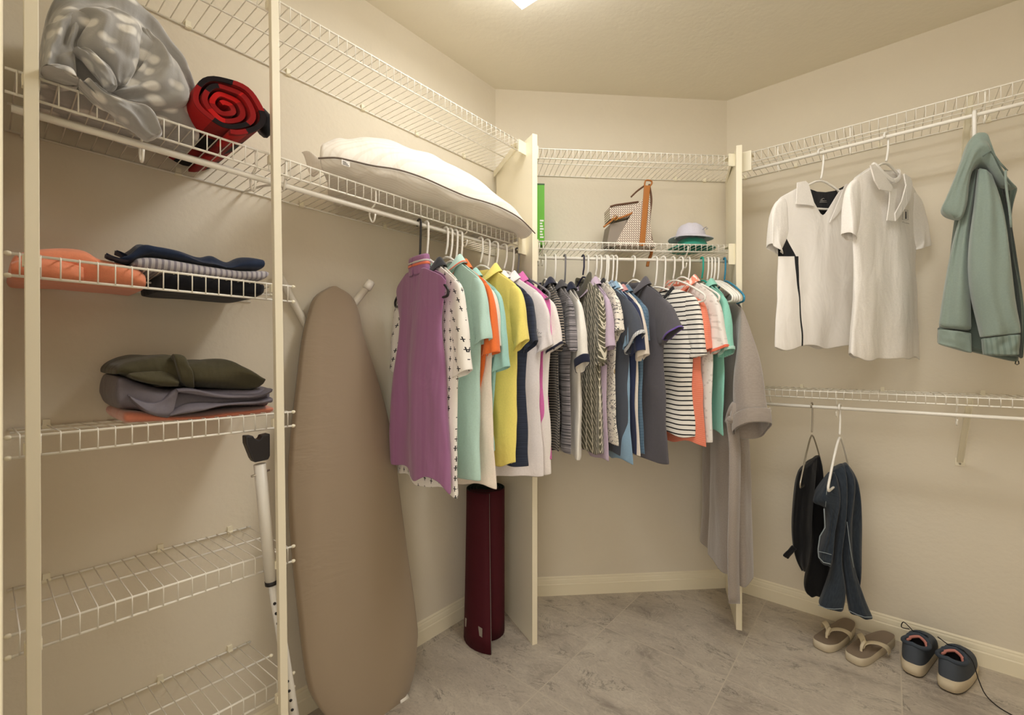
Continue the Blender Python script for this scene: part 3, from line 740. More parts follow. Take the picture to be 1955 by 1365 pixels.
G('D', 1209, (1270, 566), hem=884, hl=.03, hu=.20, co=624, cin=650, cu=.27, ci=.185, hcol='white', hlab='white hanger above the charcoal polo collar', mat=char, cuff=(cloth('violet trim', '#6b52a0'), .006, 0), collar=('polo', char, .042), label='charcoal polo with thin violet cuff edges', th=.03, fold=.012, seed=53)
breton = cloth('breton stripes', '#ece7dc', p_stripe('#222124', .0192, .28, warp=.012))
G('D', 1250, (1329, 562), hem=834, hu=.185, co=678, cin=684, cu=.235, ci=.165, hcol='white', hlab='thick white hanger above the black striped tee', mat=breton, collar=('band', cloth('black trim', '#2b2b2e'), .008), label='white tee with bold black stripes', th=.026, fold=.008, rise=.04, nw=.09, seed=55)
coral = cloth('coral fine stripes', '#e8643f', p_stripe('#f3b39a', .0046, .34))
G('D', 1266, (1343, 571), hem=850, hu=.2, hl=.0, co=665, cin=680, cu=.225, ci=.165, hcol='white', hlab='white hanger carrying the coral striped tee', mat=coral, collar=('band', cloth('coral rib', '#e86f4c'), .012), label='coral tee with fine white stripes', th=.014, fold=.006, seed=57, rise=.045)
wc = cloth('white lace print', '#e9e2da', p_spots('#d9d2ca', 60, .3))
G('D', 1300, (1367, 560), hem=842, hu=.185, co=662, cin=676, cu=.245, ci=.17, hcol='white', hlab='white hanger carrying the white shirt with coral trim', mat=wc, cuff=(cloth('coral edge', '#f0724f'), .010, 0), collar=('polo', cloth('coral print', '#f08a6e', p_spots('#f2e4da', 70, .4)), .034), label='white shirt with bright coral cuffs and printed collar', th=.026, seed=59)
teal = cloth('aqua green pique', '#86cbb6')
G('D', 1340, (1386, 566), hem=828, hu=.18, co=666, cin=682, cu=.235, ci=.165, hcol='teal', hlab='bright teal hanger carrying the aqua green polo', mat=teal, cuff=(cloth('pale aqua', '#cfe6dc', p_stripe('#63bfa6', .004, .4)), .012, 0), collar=('polo', teal, .03), label='aqua green polo next to the grey bathrobe', seed=61)
# ------------------------------------------------------------------ cloth shapes traced in a vertical plane and given real depth
def on_plane(base, a, px, py):
    """picture point on the vertical plane through base with heading a -> (u, z) in that plane"""
    U = (math.cos(a), math.sin(a)); Vn = (-U[1], U[0]); v = ray(px, py)
    d = (base[0]*Vn[0]+base[1]*Vn[1])/(v[0]*Vn[0]+v[1]*Vn[1])
    p = (v[0]*d, v[1]*d)
    return ((p[0]-base[0])*U[0]+(p[1]-base[1])*U[1], H+v[2]*d)
def panel(name, m, parent, base, a, Lp, Rp, T, v0=0, n=26, k=26, z0=0, wob=.006, seed=0, power=.5, vo=None, solid=0, sub=1, cap=(True, True), crease=0, open_=False, label=None):
    """padded cloth piece between two traced chains; T thickness chain; local frame = plane frame with z measured from z0"""
    bs = (base[0]-math.sin(a)*v0, base[1]+math.cos(a)*v0)
    L = [(u, z-z0) for u, z in (on_plane(bs, a, *p) for p in Lp)]
    R = [(u, z-z0) for u, z in (on_plane(bs, a, *p) for p in Rp)]
    T = T if isinstance(T, (list, tuple)) else [T]
    if len(T) == 1: T = list(T)*2
    def fold(s, t, side):
        return v0+wob*ns(s*1.8+seed, t*3.1, seed*.7)*2+wob*.6*math.sin(s*5+seed+t*2)*min(1, t*3)+(crease*math.sin(s*11+seed*3+t*3)*side if crease else 0)
    P, UV = ring_loft(L, R, T, n, k, fold, vo=vo, power=power)
    if isinstance(name, MB):
        name.grid(P, closed=True, uvs=UV, capa=cap[0], capb=cap[1]); return None
    mb = MB(); mb.grid(P, closed=True, uvs=UV, capa=cap[0], capb=cap[1])
    o = mb.build(name, m, parent, subsurf=sub, solid=solid)
    if label: o['label'] = label
    return o

# ---- the two white polo shirts facing the room, right wall
def R_base(hook): b = onY(hook, 300, YW-.27); return (b.x, b.y)
black = cloth('black knit', '#141417')
wr = cloth('white polo cloth', '#ece7df')
b1 = R_base(1567); a1 = solve_yaw(b1, -.205, 1480, math.radians(45))
def p_sidepanel():
    def f(nt, sx, uv, col):
        u = math_(nt, 'SUBTRACT', sx.outputs[0], .5); z = math_(nt, 'SUBTRACT', sx.outputs[1], 2.0)
        # wedge below the sleeve, then a thin curved line down to the hem
        zt = on_plane(b1, a1, 1493, 446)[1]-1.965; zb = on_plane(b1, a1, 1500, 490)[1]-1.965
        uw = math_(nt, 'ADD', math_(nt, 'MULTIPLY', math_(nt, 'SUBTRACT', zt, z), (on_plane(b1, a1, 1514, 490)[0]-on_plane(b1, a1, 1494, 446)[0])/(zt-zb)), on_plane(b1, a1, 1494, 446)[0])
        inz = math_(nt, 'MULTIPLY', math_(nt, 'LESS_THAN', z, zt), math_(nt, 'GREATER_THAN', z, zb))
        wedge = math_(nt, 'MULTIPLY', inz, math_(nt, 'LESS_THAN', u, uw))
        u0 = on_plane(b1, a1, 1515, 492)[0]; z1 = on_plane(b1, a1, 1524, 662)[1]-1.965; u1 = on_plane(b1, a1, 1523, 662)[0]
        ul = math_(nt, 'ADD', math_(nt, 'MULTIPLY', math_(nt, 'SUBTRACT', zb, z), (u1-u0)/(zb-z1)), u0)
        wd = math_(nt, 'ADD', .0035, math_(nt, 'MULTIPLY', math_(nt, 'MAXIMUM', math_(nt, 'SUBTRACT', z, zb-.16), 0.0), .035))
        line = math_(nt, 'MULTIPLY', math_(nt, 'LESS_THAN', z, zb), math_(nt, 'LESS_THAN', math_(nt, 'ABSOLUTE', math_(nt, 'SUBTRACT', u, ul)), wd))
        return mixc(nt, math_(nt, 'MAXIMUM', wedge, line), col, srgb('#141417'))
    return f
g1 = dict(rod='R', base=b1, zr=1.965, a=a1, w=.205, S=(0, 400), hem=0)
def U1(px, py, b, a): return on_plane(b, a, px, py)[0]
def rowat(b, a, u, px, py):                          # the image row that gives height of the traced point at offset u
    z = on_plane(b, a, px, py)[1]; q = (b[0]+math.cos(a)*u, b[1]+math.sin(a)*u, z); return prj(q)[1]
def r_shirt(b, a, S, hem, co, cip, w, **k):
    g = dict(rod='R', base=b, zr=1.965, a=a, w=w, group='white polo shirts on the right wall')
    g['S'] = (0, rowat(b, a, w, *S)); g['hu'] = k.pop('hu', .22); g['hem'] = rowat(b, a, g['hu'], *hem)
    g['cu'] = k.pop('cu', w+.05); g['ci'] = k.pop('ci', w-.02)
    g['co'] = rowat(b, a, g['cu'], *co); g['cin'] = rowat(b, a, g['ci'], *cip); g.update(k)
    return shirt(g)
t1 = r_shirt(b1, a1, (1480, 380), (1470, 664), (1463, 466), (1483, 486), .205, hu=.215, cu=.25, ci=.175, rise=.062, nw=.088, nf_drop=.125, nb_drop=.022, vneck=1, th=.02, fold=.006, seed=71,
     mat=cloth('white polo with black panels', '#ece7df', p_sidepanel()), sleeve_mat=wr, label='white v-neck polo with black side panel and black inner neck')
def hz_(t_, w_): zs_, zn_, nw_ = t_['_z']; m_ = (zn_-zs_)/(w_-nw_); return dict(hw=w_*.95, apex=-(zn_-.022+m_*nw_-.0065), drop=m_*w_*.95+.004)
hanger('clothes_hanger', 'white hanger holding the v-neck polo on the right wall', b1, a1, 1.9715, 'white', **dict(hz_(t1, .205), btm=.006), group='hangers on the right wall')
b2 = R_base(1692); a2 = solve_yaw(b2, -.205, 1624, math.radians(55))
t2 = r_shirt(b2, a2, (1624, 342), (1625, 680), (1599, 442), (1632, 459), .205, hu=.215, cu=.262, ci=.185, rise=.07, nw=.078, nf_drop=.055, nb_drop=.005, th=.03, fold=.010, seed=73, collar=('band', wr, .016),
     mat=wr, hl=.0, label='white polo with button placket and small dark chest emblem', hdip=-.01)
hanger('clothes_hanger', 'white hanger holding the polo with the chest emblem', b2, a2, 1.9715, 'white', **hz_(t2, .205), group='hangers on the right wall')

def patch(name, parent, base, a, poly, v, m, thick=.0012, label=None):
    """small flat piece (px outline) lying on the cloth at depth v in the parent's frame (z from rod height)"""
    mb = MB(); P = [on_plane((base[0]-math.sin(a)*v, base[1]+math.cos(a)*v), a, *p) for p in poly]; n = len(P)
    z0 = parent.location.z
    vs = [Vector((u, v, z-z0)) for u, z in P]+[Vector((u, v-thick, z-z0)) for u, z in P]
    mb.add(vs, [tuple(range(n)), tuple(range(n, 2*n))[::-1]]+[(i, (i+1) % n, n+(i+1) % n, n+i) for i in range(n)])
    o = mb.build(name, m, parent, smooth=False)
    if label: o['label'] = label
    return o
# v-neck polo: inner yoke, print, collar flap
patch('inner_neck', t1, b1, a1, [(1546, 361), (1560, 366), (1576, 367), (1594, 364), (1612, 355), (1606, 378), (1593, 403), (1579, 429), (1566, 410), (1555, 395), (1550, 380)], .0095, black, .001, 'black inner neck')
ink = plain('grey print', '#b9b5ae', .7)
mbp = MB()
def glyphs(parent, name, base, a, strokes, v, m, r=.0012):
    mb = MB(); z0 = parent.location.z
    for s in strokes:
        P = [on_plane((base[0]-math.sin(a)*v, base[1]+math.cos(a)*v), a, *p) for p in s]; mb.tube([Vector((u, v, z-z0)) for u, z in P], r, 5)
    return mb.build(name, m, parent)
glyphs(t1, 'neck_print', b1, a1, [[(1565, 386), (1579, 386)], [(1566, 383.5), (1578, 383.5)], [(1569, 380), (1572, 378.5), (1574, 380)], [(1567, 381), (1570, 381)]], .0075, ink, .0009)
for pl, nm in (([(1521, 349), (1537, 346), (1542, 351), (1553, 388), (1552, 394), (1543, 392), (1519, 390)], 'collar'),
               ([(1611, 357), (1614, 352), (1622, 352), (1612, 390), (1596, 412), (1583, 425)], 'collar')):
    patch(nm, t1, b1, a1, pl, -.018, wr, .004)
glyph_m = plain('dark print', '#4c4a4a', .8)
tL, bL, aL = PEND_LOGO
glyphs(tL, 'sleeve_logo', bL, aL, [[(1020, 641), (1022.5, 628), (1027, 628.5), (1026.5, 634), (1022, 635)], [(1027, 637), (1029.5, 634.5), (1032, 637), (1034, 635)], [(1021, 643.5), (1034, 643)]], -.030, glyph_m, .0008)
patch('placket', t2, b2, a2, [(1698, 362), (1710, 361), (1707, 392), (1706, 422), (1692, 421), (1696, 392)], -.033, wr, .003)
patch('emblem', t2, b2, a2, [(1728.2, 404), (1730.2, 404), (1730.6, 418), (1728, 418)], -.036, glyph_m, .001)
glyphs(t2, 'emblem', b2, a2, [[(1724, 401), (1733, 401), (1733.5, 420), (1723, 419.5), (1724, 401)], [(1722, 424), (1735.5, 427)], [(1722.5, 422.5), (1726, 423)]], -.035, plain('grey print', '#8a8782', .8), .0007)
mb = MB()
for px, py in ((1703, 375), (1701, 398)): 
    u, z = on_plane(b2, a2, px, py); mb.ball((u, -.037, z-1.965), (.004, .002, .004), 8)
mb.build('button', plain('pearl', '#e6e0d4', .3), t2)
patch('neck_label', t2, b2, a2, [(1689, 340), (1713, 341), (1720, 337), (1720, 343), (1712, 346), (1690, 345)], .012, glyph_m, .001)

patch('collar', t2, b2, a2, [(1660, 316), (1668, 314), (1683, 331), (1702, 357), (1699, 366), (1678, 362), (1668, 345)], -.036, wr, .004)
patch('collar', t2, b2, a2, [(1724, 332), (1737, 340), (1740, 354), (1735, 382), (1717, 412), (1708, 422), (1707, 408), (1720, 384), (1728, 354)], -.037, wr, .004)
# ---- sage hoodie hung by its hood
sage = cloth('sage fleece', '#85958a', None, weave=900, wr=.35, sheen=.4)
sage_in = cloth('sage fleece inside', '#65736a')
b3 = tuple(onY(1861, 300, YW-.27)[:2]); a3 = math.radians(2)
hd = thing('hooded_sweatshirt', 'sage green zip hoodie hanging by its hood', 'hoodie', (b3[0], b3[1], 1.2), a3)
k3 = dict(base=b3, a=a3, z0=1.2)
ft = lambda x, y: (1770+x/4.551, 180+y/4.551)
fb = lambda x, y: (1770+x/4.875, 440+y/4.875)
panel('back_panel', sage_in, hd, b3, a3, [ft(330, 640), ft(240, 1060), fb(180, 480), fb(110, 900), fb(95, 1050)], [ft(640, 780), fb(820, 200), fb(895, 760), fb(870, 1200)], [.03, .04, .045, .045], v0=.05, z0=1.2, n=24)
panel('back_hem', sage_in, hd, b3, a3, [fb(95, 900), fb(92, 1050)], [fb(890, 800), fb(850, 1240)], [.03, .03], v0=.045, z0=1.2, n=10)
panel('zip_edge', sage_in, hd, b3, a3, [ft(640, 700), ft(700, 1000), fb(760, 200), fb(830, 620), fb(860, 1120)], [ft(778, 830), ft(715, 1100), fb(815, 230), fb(895, 760), fb(872, 1210)], [.03, .03, .03, .03], v0=.015, z0=1.2)
panel('front_panel', sage, hd, b3, a3, [ft(400, 640), ft(300, 1000), fb(240, 100), fb(165, 480), fb(100, 905)], [ft(440, 640), ft(415, 900), fb(395, 100), fb(400, 500), fb(412, 945)], [.02, .03, .035, .04, .04], v0=-.02, z0=1.2, wob=.008, seed=2)
panel('waistband', sage, hd, b3, a3, [fb(102, 915), fb(100, 1060)], [fb(410, 950), fb(415, 1150)], [.032, .03], v0=-.022, z0=1.2, n=8, seed=4)
sl = panel('sleeve', sage, hd, b3, a3, [ft(440, 640), ft(405, 950), fb(385, 150), fb(390, 500), fb(470, 860), fb(500, 1000)], [ft(560, 690), ft(640, 950), fb(745, 120), fb(810, 600), fb(850, 860), fb(858, 960)], [.02, .035, .045, .05, .045, .04], v0=-.06, z0=1.2, wob=.007, seed=5, n=30)
panel('cuff', cloth('sage rib', '#7f8f84', p_stripe('#738279', .006, .4, axis=0)), hd, b3, a3, [fb(505, 1000), fb(522, 1165)], [fb(860, 960), fb(852, 1165)], [.034, .034], v0=-.062, z0=1.2, n=8, cap=(True, True))
hood = MB()
panel(hood, None, None, b3, a3, [ft(*p) for p in ((235, 1085), (150, 1045), (120, 1000), (155, 920), (215, 780), (285, 600), (335, 450), (400, 374), (450, 362), (500, 378), (530, 450), (600, 620), (690, 745), (778, 825))],
      [ft(*p) for p in ((240, 1088), (300, 1080), (345, 960), (362, 800), (378, 710), (398, 662), (420, 643), (445, 628), (470, 630), (500, 642), (530, 665), (570, 710), (605, 755), (650, 800))],
      [.01, .03, .04, .045, .05, .055, .06, .062, .062, .06, .055, .05, .035, .02], v0=-.055, z0=1.2, wob=.007, seed=8, n=60, k=30, crease=.003)
hood.build('hood', sage, hd, subsurf=1)
mb = MB(); P = [on_plane(b3, a3, *ft(x, y)) for x, y in ((600, 770), (600, 850), (612, 960), (628, 1060), (640, 1160), (645, 1232))]
mb.tube([Vector((u, -.125, z-1.2)) for u, z in P], .003, 6); mb.build('drawstring', sage, hd)
mb = MB(); P = [on_plane(b3, a3, *ft(x, y)) for x, y in ((420, 645), (490, 600), (560, 700), (620, 765))]
mb.tube([Vector((u, -.115, z-1.2)) for u, z in P], .0025, 6); mb.build('hood_seam', sage_in, hd)
mb = MB(); P = [on_plane(b3, a3, *fb(x, y)) for x, y in ((825, 1215), (820, 1240), (838, 1250), (855, 1240), (850, 1212))]
mb.tube([Vector((u, .0, z-1.2)) for u, z in P], .0015, 6); mb.build('zip_pull', plain('dark metal', '#4b4a45', .35, .5, .9), hd)
t = thing('clothes_hanger', 'white hanger whose hook carries the sage hoodie', 'hanger', (b3[0], b3[1], 1.965), math.radians(80), 'hangers on the right wall')
mb = MB(); mb.tube(smooth_line([(.014, 0, -.012), (.014, 0, .002), (.004, 0, .0125), (-.008, 0, .010), (-.013, 0, -.004), (-.012, 0, -.05), (-.006, 0, -.12), (0, 0, -.16)], 24), .0058, 8); mb.build('hook', hanger_mat('white'), t)
mb = MB(); mb.tube([(-.06, 0, -.19), (0, 0, -.157), (.06, 0, -.19)], .0045, 8); mb.build('shoulder_bar', hanger_mat('white'), t)

# ---- pants on the lower right rod
def pants_hanger(lab, hook, mcol, zr=.956, r=.0036):
    b = onY(hook, 780, YW-.27); return (b.x, b.y)
b4 = pants_hanger('', 1550, 'steel'); b5 = pants_hanger('', 1603, 'white')
a5 = solve_yaw(b5, .17, 1621, math.radians(80)); a4 = solve_yaw(b4, .17, 1568, math.radians(80))
hanger('clothes_hanger', 'brushed metal hanger carrying the black pants', b4, a4, .9625, 'steel', hw=.185, drop=.155, apex=.115, group='hangers on the lower right rod', r=.003)
hanger('clothes_hanger', 'white plastic hanger carrying the blue jeans', b5, a5, .9625, 'white', hw=.185, drop=.150, apex=.115, group='hangers on the lower right rod')
f4 = lambda x, y: (1480+x/5.686, 760+y/5.686)
f5 = lambda x, y: (1480+x/6.205, 980+y/6.205)
ah = math.radians(12)
blk = cloth('black twill', '#131315', sheen=.1)
pt = thing('folded_pants', 'black pants folded over the metal hanger', 'pants', (b4[0], b4[1], .4), ah)
panel('leg', blk, pt, b4, ah, [f4(330, 700), f4(330, 900), f5(420, 300), f5(335, 830), f5(415, 965)], [f4(480, 612), f4(520, 840), f5(580, 200), f5(650, 640), f5(575, 965)], [.03, .05, .05, .045, .03], z0=.4, v0=.02, wob=.01, seed=1)
panel('seat', blk, pt, b4, ah, [f4(250, 790), f4(205, 940), f5(190, 50), f5(200, 330), f5(240, 520), f5(310, 660)], [f4(460, 625), f4(440, 900), f5(440, 50), f5(430, 330), f5(400, 560), f5(360, 670)], [.03, .05, .055, .05, .04, .015], z0=.4, v0=-.05, wob=.014, seed=2, n=30)
panel('waistband', blk, pt, b4, ah, [f5(200, 380), f5(85, 500)], [f5(260, 420), f5(150, 540)], [.012, .008], z0=.4, v0=-.09, wob=.004, n=8, seed=3)
den = cloth('dark denim', '#343d47', p_heather('#2a323c', 500, 40, .2), sheen=.15, weave=1100)
den2 = cloth('dark denim fade', '#39434e', sheen=.15, weave=1100)
jn = thing('folded_jeans', 'dark blue jeans folded over the white hanger', 'jeans', (b5[0], b5[1], .4), ah)
panel('back_leg', den, jn, b5, ah, [f4(640, 780), f4(700, 900), f5(700, 100), f5(800, 500), f5(900, 800)], [f4(775, 697), f4(890, 900), f5(1020, 100), f5(1015, 600), f5(990, 850)], [.03, .05, .05, .045, .03], z0=.4, v0=.045, wob=.008, seed=5)
panel('seat', den, jn, b5, ah, [f4(590, 815), f4(400, 1100), f4(530, 1190), f5(595, 160), f5(510, 420), f5(520, 540), f5(600, 590)], [f4(640, 790), f4(680, 900), f4(700, 1100), f5(700, 160), f5(680, 420), f5(670, 560), f5(660, 620)], [.03, .05, .05, .05, .05, .04, .02], z0=.4, v0=-.055, wob=.008, seed=6, n=34)
panel('leg', den, jn, b5, ah, [f4(600, 780), f4(655, 900), f5(715, 50), f5(690, 420), f5(640, 700), f5(505, 1085)], [f4(740, 705), f4(770, 900), f5(830, 50), f5(780, 500), f5(830, 900), f5(800, 1140)], [.03, .05, .05, .045, .04, .035], z0=.4, v0=-.03, wob=.006, seed=7, n=32)
panel('leg', den, jn, b5, ah, [f4(690, 760), f4(740, 900), f5(780, 50), f5(780, 500), f5(830, 900), f5(870, 1160)], [f4(775, 700), f4(860, 900), f5(900, 100), f5(920, 560), f5(1040, 950), f5(1165, 1250)], [.03, .05, .05, .045, .04, .035], z0=.4, v0=-.005, wob=.006, seed=8, n=32)
stc = plain('pale stitching', '#8f9aa0', .8)
for nm, pp, vv in (('hem_stitch', [f5(508, 1085), f5(600, 1125), f5(700, 1135), f5(798, 1128)], -.067), ('hem_stitch', [f5(868, 1150), f5(960, 1195), f5(1060, 1230), f5(1150, 1228)], -.045),
                   ('fly_edge', [f4(530, 1200), f5(585, 60), f5(590, 170), f5(530, 270), f5(508, 420), f5(515, 520), f5(570, 580), f5(655, 600)], -.105), ('pocket_stitch', [f5(510, 450), f5(600, 470), f5(670, 490)], -.11),
                   ('side_stitch', [f4(595, 850), f4(560, 1000), f4(545, 1180)], -.11), ('side_stitch', [f5(850, 100), f5(890, 420), f5(930, 640)], -.06)):
    P = [on_plane((b5[0]-math.sin(ah)*vv, b5[1]+math.cos(ah)*vv), ah, *p) for p in pp]; mb = MB(); mb.tube([Vector((u, vv, z-.4)) for u, z in P], .0013 if nm != 'fly_edge' else .002, 5); mb.build(nm, stc, jn)

# ---- grey bathrobe at the right end of the diagonal rod
terry = cloth('grey terry', '#94897f', p_heather('#a0958b', 220, 220, .15), weave=700, wr=.5, sheen=.6)
br = onD(1384, 400, .27); br = (br.x, br.y); ar = solve_yaw(br, .21, 1420, -PI/4)
g = dict(rod='D', base=br, zr=1.576, a=ar, w=.2, S=(1420, 590), hem=1120, hl=.0, hu=.235, wu=.2, au=.19, ah=.28, co=806, cin=838, cu=.34, ci=.215, rise=.085, nw=.06, st=.045, th=.055, fold=.016, nf=4.2,
         mat=terry, collar=('polo', terry, .05), name='bathrobe', cat='bathrobe', label='long grey bathrobe at the right end of the diagonal rod', group=None, seed=81, nf_drop=.06, cuff=(terry, .055, 0), vent=0)
tr = shirt(g)
def robe_pt(px, py, v):
    u, z = on_plane(br, ar, px, py); return u, z
belt = MB()
U, V = plane(br, ar)
def strip(mb, pts, wd, th_=.006):
    """hanging band: pts are world points, wd width along the room's right"""
    rr = Vector((rx, ry, 0)); ff = Vector((fx, fy, 0)); P = []
    for p in pts: P.append([p-rr*wd/2-ff*th_/2, p+rr*wd/2-ff*th_/2, p+rr*wd/2+ff*th_/2, p-rr*wd/2+ff*th_/2])
    mb.grid(P, closed=True, capa=True, capb=True)
bd = (Vector((br[0], br[1], 0))+U*.19).dot(Vector((fx, fy, 0)))
pts = [at(1397, 800, bd-.03), at(1403, 860, bd-.05), at(1402, 960, bd-.07), at(1400, 1060, bd-.07), at(1402, 1152, bd-.06)]
mbw = MB(); strip(mbw, smooth_line(pts, 20), .042)
o = mbw.build('belt', terry, None, subsurf=0); o.parent = tr; o.matrix_parent_inverse = tr.matrix_basis.inverted()
mbw = MB(); mbw.tube(smooth_line([at(1391, 805, bd-.01), at(1396, 785, bd-.05), at(1404, 772, bd-.06), at(1400, 800, bd-.07), at(1393, 800, bd-.05)], 20), .014, 8)
o = mbw.build('belt_knot', terry, None); o.parent = tr; o.matrix_parent_inverse = tr.matrix_basis.inverted()
for q in (tr,): q.update_tag()

# ---- spare hangers
for i, (hk, px, col, lab, dz) in enumerate(((1285, 1345, 'white', 'empty white hanger above the striped tee collar', 0), (1314, 1372, 'white', 'white hanger left of the bright teal hanger', 0), (1350, 1398, 'white', 'empty white hanger just right of the teal one', 0),
        (1357, 1402, 'white', 'second empty white hanger right of the teal one', 0), (1363, 1406, 'white', 'third empty white hanger right of the teal one', 0), (1370, 1412, 'white', 'empty white hanger next to the blue one', 0), (1383, 1420, 'blue', 'blue hanger, last on the diagonal rod above the bathrobe', 0))):
    b = onD(hk, 400, .27); a = solve_yaw((b.x, b.y), .2, px, -PI/4)
    hanger('clothes_hanger', lab, (b.x, b.y), a, 1.5825, col, hw=.205, drop=.085, apex=.095, group='hangers on the diagonal rod')
b = onX(987, 400, XW+.28); hanger('clothes_hanger', 'empty grey hanger next to the first tall panel', (b.x, b.y), solve_yaw((b.x, b.y), .19, 1050, 0), 1.5935, 'grey', hw=.19, group='hangers on the left rod')

# ---- folded clothes on the small shelves
def pile(name, lab, cat, top, bot, Xf, depth, m, group=None, n=44, k=22, wob=.004, seed=0, power=.45, folds=(), parts=()):
    """folded cloth seen from the room: top and bottom rows traced on the front plane X = Xf, depth towards the wall"""
    a = PI/2; base = (Xf, 0)
    T0 = [on_plane(base, a, *p) for p in top]; B0 = [on_plane(base, a, *p) for p in bot]
    zc = min(z for u, z in B0); uc = (T0[0][0]+T0[-1][0])/2
    t = thing(name, lab, cat, (Xf, uc, zc), a, group)
    def mk(tp, bt, vv, dp, sd, wb):
        P = []; UV = []
        for i in range(n+1):
            q = i/n; A = crom(bt, q); Bq = crom(tp, q); e = min(1, 6*min(q, 1-q)+.25)
            row = []; uv = []
            for j in range(k):
                w_ = 2*PI*j/k; c, s = math.cos(w_), math.sin(w_)
                h_ = (abs(c)**.6)*(1 if c > 0 else -1); d_ = (abs(s)**power)*(1 if s > 0 else -1)
                u = A[0]+(Bq[0]-A[0])*(h_+1)/2-uc; z = A[1]+(Bq[1]-A[1])*(h_+1)/2-zc
                dz = wb*ns(u*14+sd, d_*2.2, sd)*1.2*(h_ > -.5)
                v = vv+dp/2-dp/2*(-d_)*(.9+.1*e)+wb*2*ns(u*9+sd*2, z*30, h_+sd)
                row.append(Vector((u, v, z+dz))); uv.append((u+1, z*1.0+v))
            P.append(row); UV.append(uv)
        mb = MB(); mb.grid(P, closed=True, capa=True, capb=True, uvs=UV); return mb
    mb = mk(T0, B0, 0, depth, seed, wob)
    for (ft_, fb_, vv, dp) in folds:
        m2 = mk([on_plane(base, a, *p) for p in ft_], [on_plane(base, a, *p) for p in fb_], vv, dp, seed+3, wob)
        mb.add(m2.v, m2.f, m2.uv)
    o = mb.build('cloth' if parts else 'cloth', m, t, subsurf=1)
    for (nm, ft_, fb_, vv, dp, mm) in parts:
        m2 = mk([on_plane(base, a, *p) for p in ft_], [on_plane(base, a, *p) for p in fb_], vv, dp, seed+5, wob)
        m2.build(nm, mm, t, subsurf=1)
    return t
orange_c = cloth('orange cotton', '#ee9068')
pile('folded_shirt', 'orange cloth spread on the left end of the shelf', 'clothes', [(21, 505), (30, 480), (75, 468), (125, 466), (165, 473), (190, 490), (225, 497), (265, 507), (282, 520)],
     [(19, 516), (30, 531), (75, 534), (125, 536), (170, 540), (205, 543), (240, 546), (265, 549), (282, 551)], -1.20, .23, orange_c, seed=1, wob=.006,
     folds=((((20, 500), (60, 492), (120, 500), (160, 512)), ((20, 522), (60, 530), (120, 536), (160, 538)), -.012, .06),))
blackc = cloth('black jersey', '#17171c', sheen=.1)
pile('folded_shirt', 'black folded garment under the grey striped one', 'clothes', [(312, 520), (340, 517), (400, 522), (450, 530), (490, 532), (508, 538)], [(312, 552), (340, 556), (400, 560), (450, 565), (490, 568), (508, 562)], -1.20, .23, blackc, seed=2)
gst = cloth('grey striped jersey', '#b4afb2', p_stripe('#85808a', .011, .42, axis=0))
pile('folded_shirt', 'light grey striped shirt under the navy one', 'clothes', [(257, 500), (268, 489), (300, 487), (360, 497), (450, 513), (505, 513), (517, 518)], [(258, 506), (275, 514), (310, 520), (380, 528), (450, 534), (500, 535), (516, 527)], -1.195, .22, gst, seed=3, wob=.003)
navyc = cloth('navy twill', '#202d47', sheen=.15, wr=1.2)
pile('folded_pants', 'crumpled navy cloth on top of the grey striped shirt', 'clothes', [(228, 492), (250, 478), (268, 460), (280, 458), (300, 466), (345, 478), (385, 491), (412, 487), (440, 499), (462, 491), (490, 491), (511, 491)],
     [(228, 497), (248, 500), (262, 497), (280, 489), (300, 488), (345, 495), (385, 503), (412, 507), (440, 513), (462, 514), (490, 514), (509, 512)], -1.20, .2, navyc, seed=4, wob=.011,
     folds=((((205, 482), (215, 486), (228, 490), (245, 494)), ((206, 488), (217, 494), (230, 497), (245, 499)), .0, .03), (((228, 473), (238, 476), (250, 482)), ((231, 478), (240, 487), (250, 494)), .03, .03)))
coralc = cloth('coral terry', '#cf7a5c', None, weave=260, wr=.9, sheen=.5)
pile('folded_towel', 'coral cloth at the bottom of the pile', 'clothes', [(236, 797), (243, 785), (275, 786), (320, 793), (380, 793), (430, 786), (480, 781), (528, 776)],
     [(238, 803), (246, 810), (275, 809), (320, 806), (380, 803), (430, 799), (480, 795), (528, 790)], -1.195, .22, coralc, seed=5, wob=.003)
puff = cloth('grey quilted nylon', '#6d6770', None, rough=.45, sheen=0, weave=120, wr=.9)
f8 = lambda x, y: (200+x/5.43, 660+y/5.43)
pile('puffer_vest', 'grey quilted vest folded between olive and coral cloth', 'clothes', [f8(125, 500), f8(140, 350), f8(200, 310), f8(400, 380), f8(650, 440), f8(1000, 455), f8(1350, 470), f8(1600, 450), f8(1740, 420)],
     [f8(128, 560), f8(170, 660), f8(260, 680), f8(420, 700), f8(650, 745), f8(1000, 700), f8(1350, 640), f8(1600, 640), f8(1740, 650)], -1.195, .22, puff, seed=6, wob=.006,
     folds=(((f8(720, 455), f8(900, 450), f8(1150, 480), f8(1400, 500), f8(1600, 490), f8(1720, 440)), (f8(735, 480), f8(900, 505), f8(1150, 545), f8(1400, 550), f8(1600, 530), f8(1720, 480)), -.022, .08),
            ((f8(640, 700), f8(800, 620), f8(1000, 580), f8(1200, 575), f8(1500, 560), f8(1720, 530)), (f8(660, 725), f8(800, 705), f8(1000, 670), f8(1200, 620), f8(1500, 610), f8(1720, 590)), -.022, .08),
            ((f8(230, 500), f8(400, 560), f8(560, 570), f8(680, 480), f8(745, 450)), (f8(260, 560), f8(420, 690), f8(600, 745), f8(680, 720), f8(745, 480)), -.018, .06)))
olive = cloth('olive twill', '#4a4530', sheen=.12, wr=1.2)
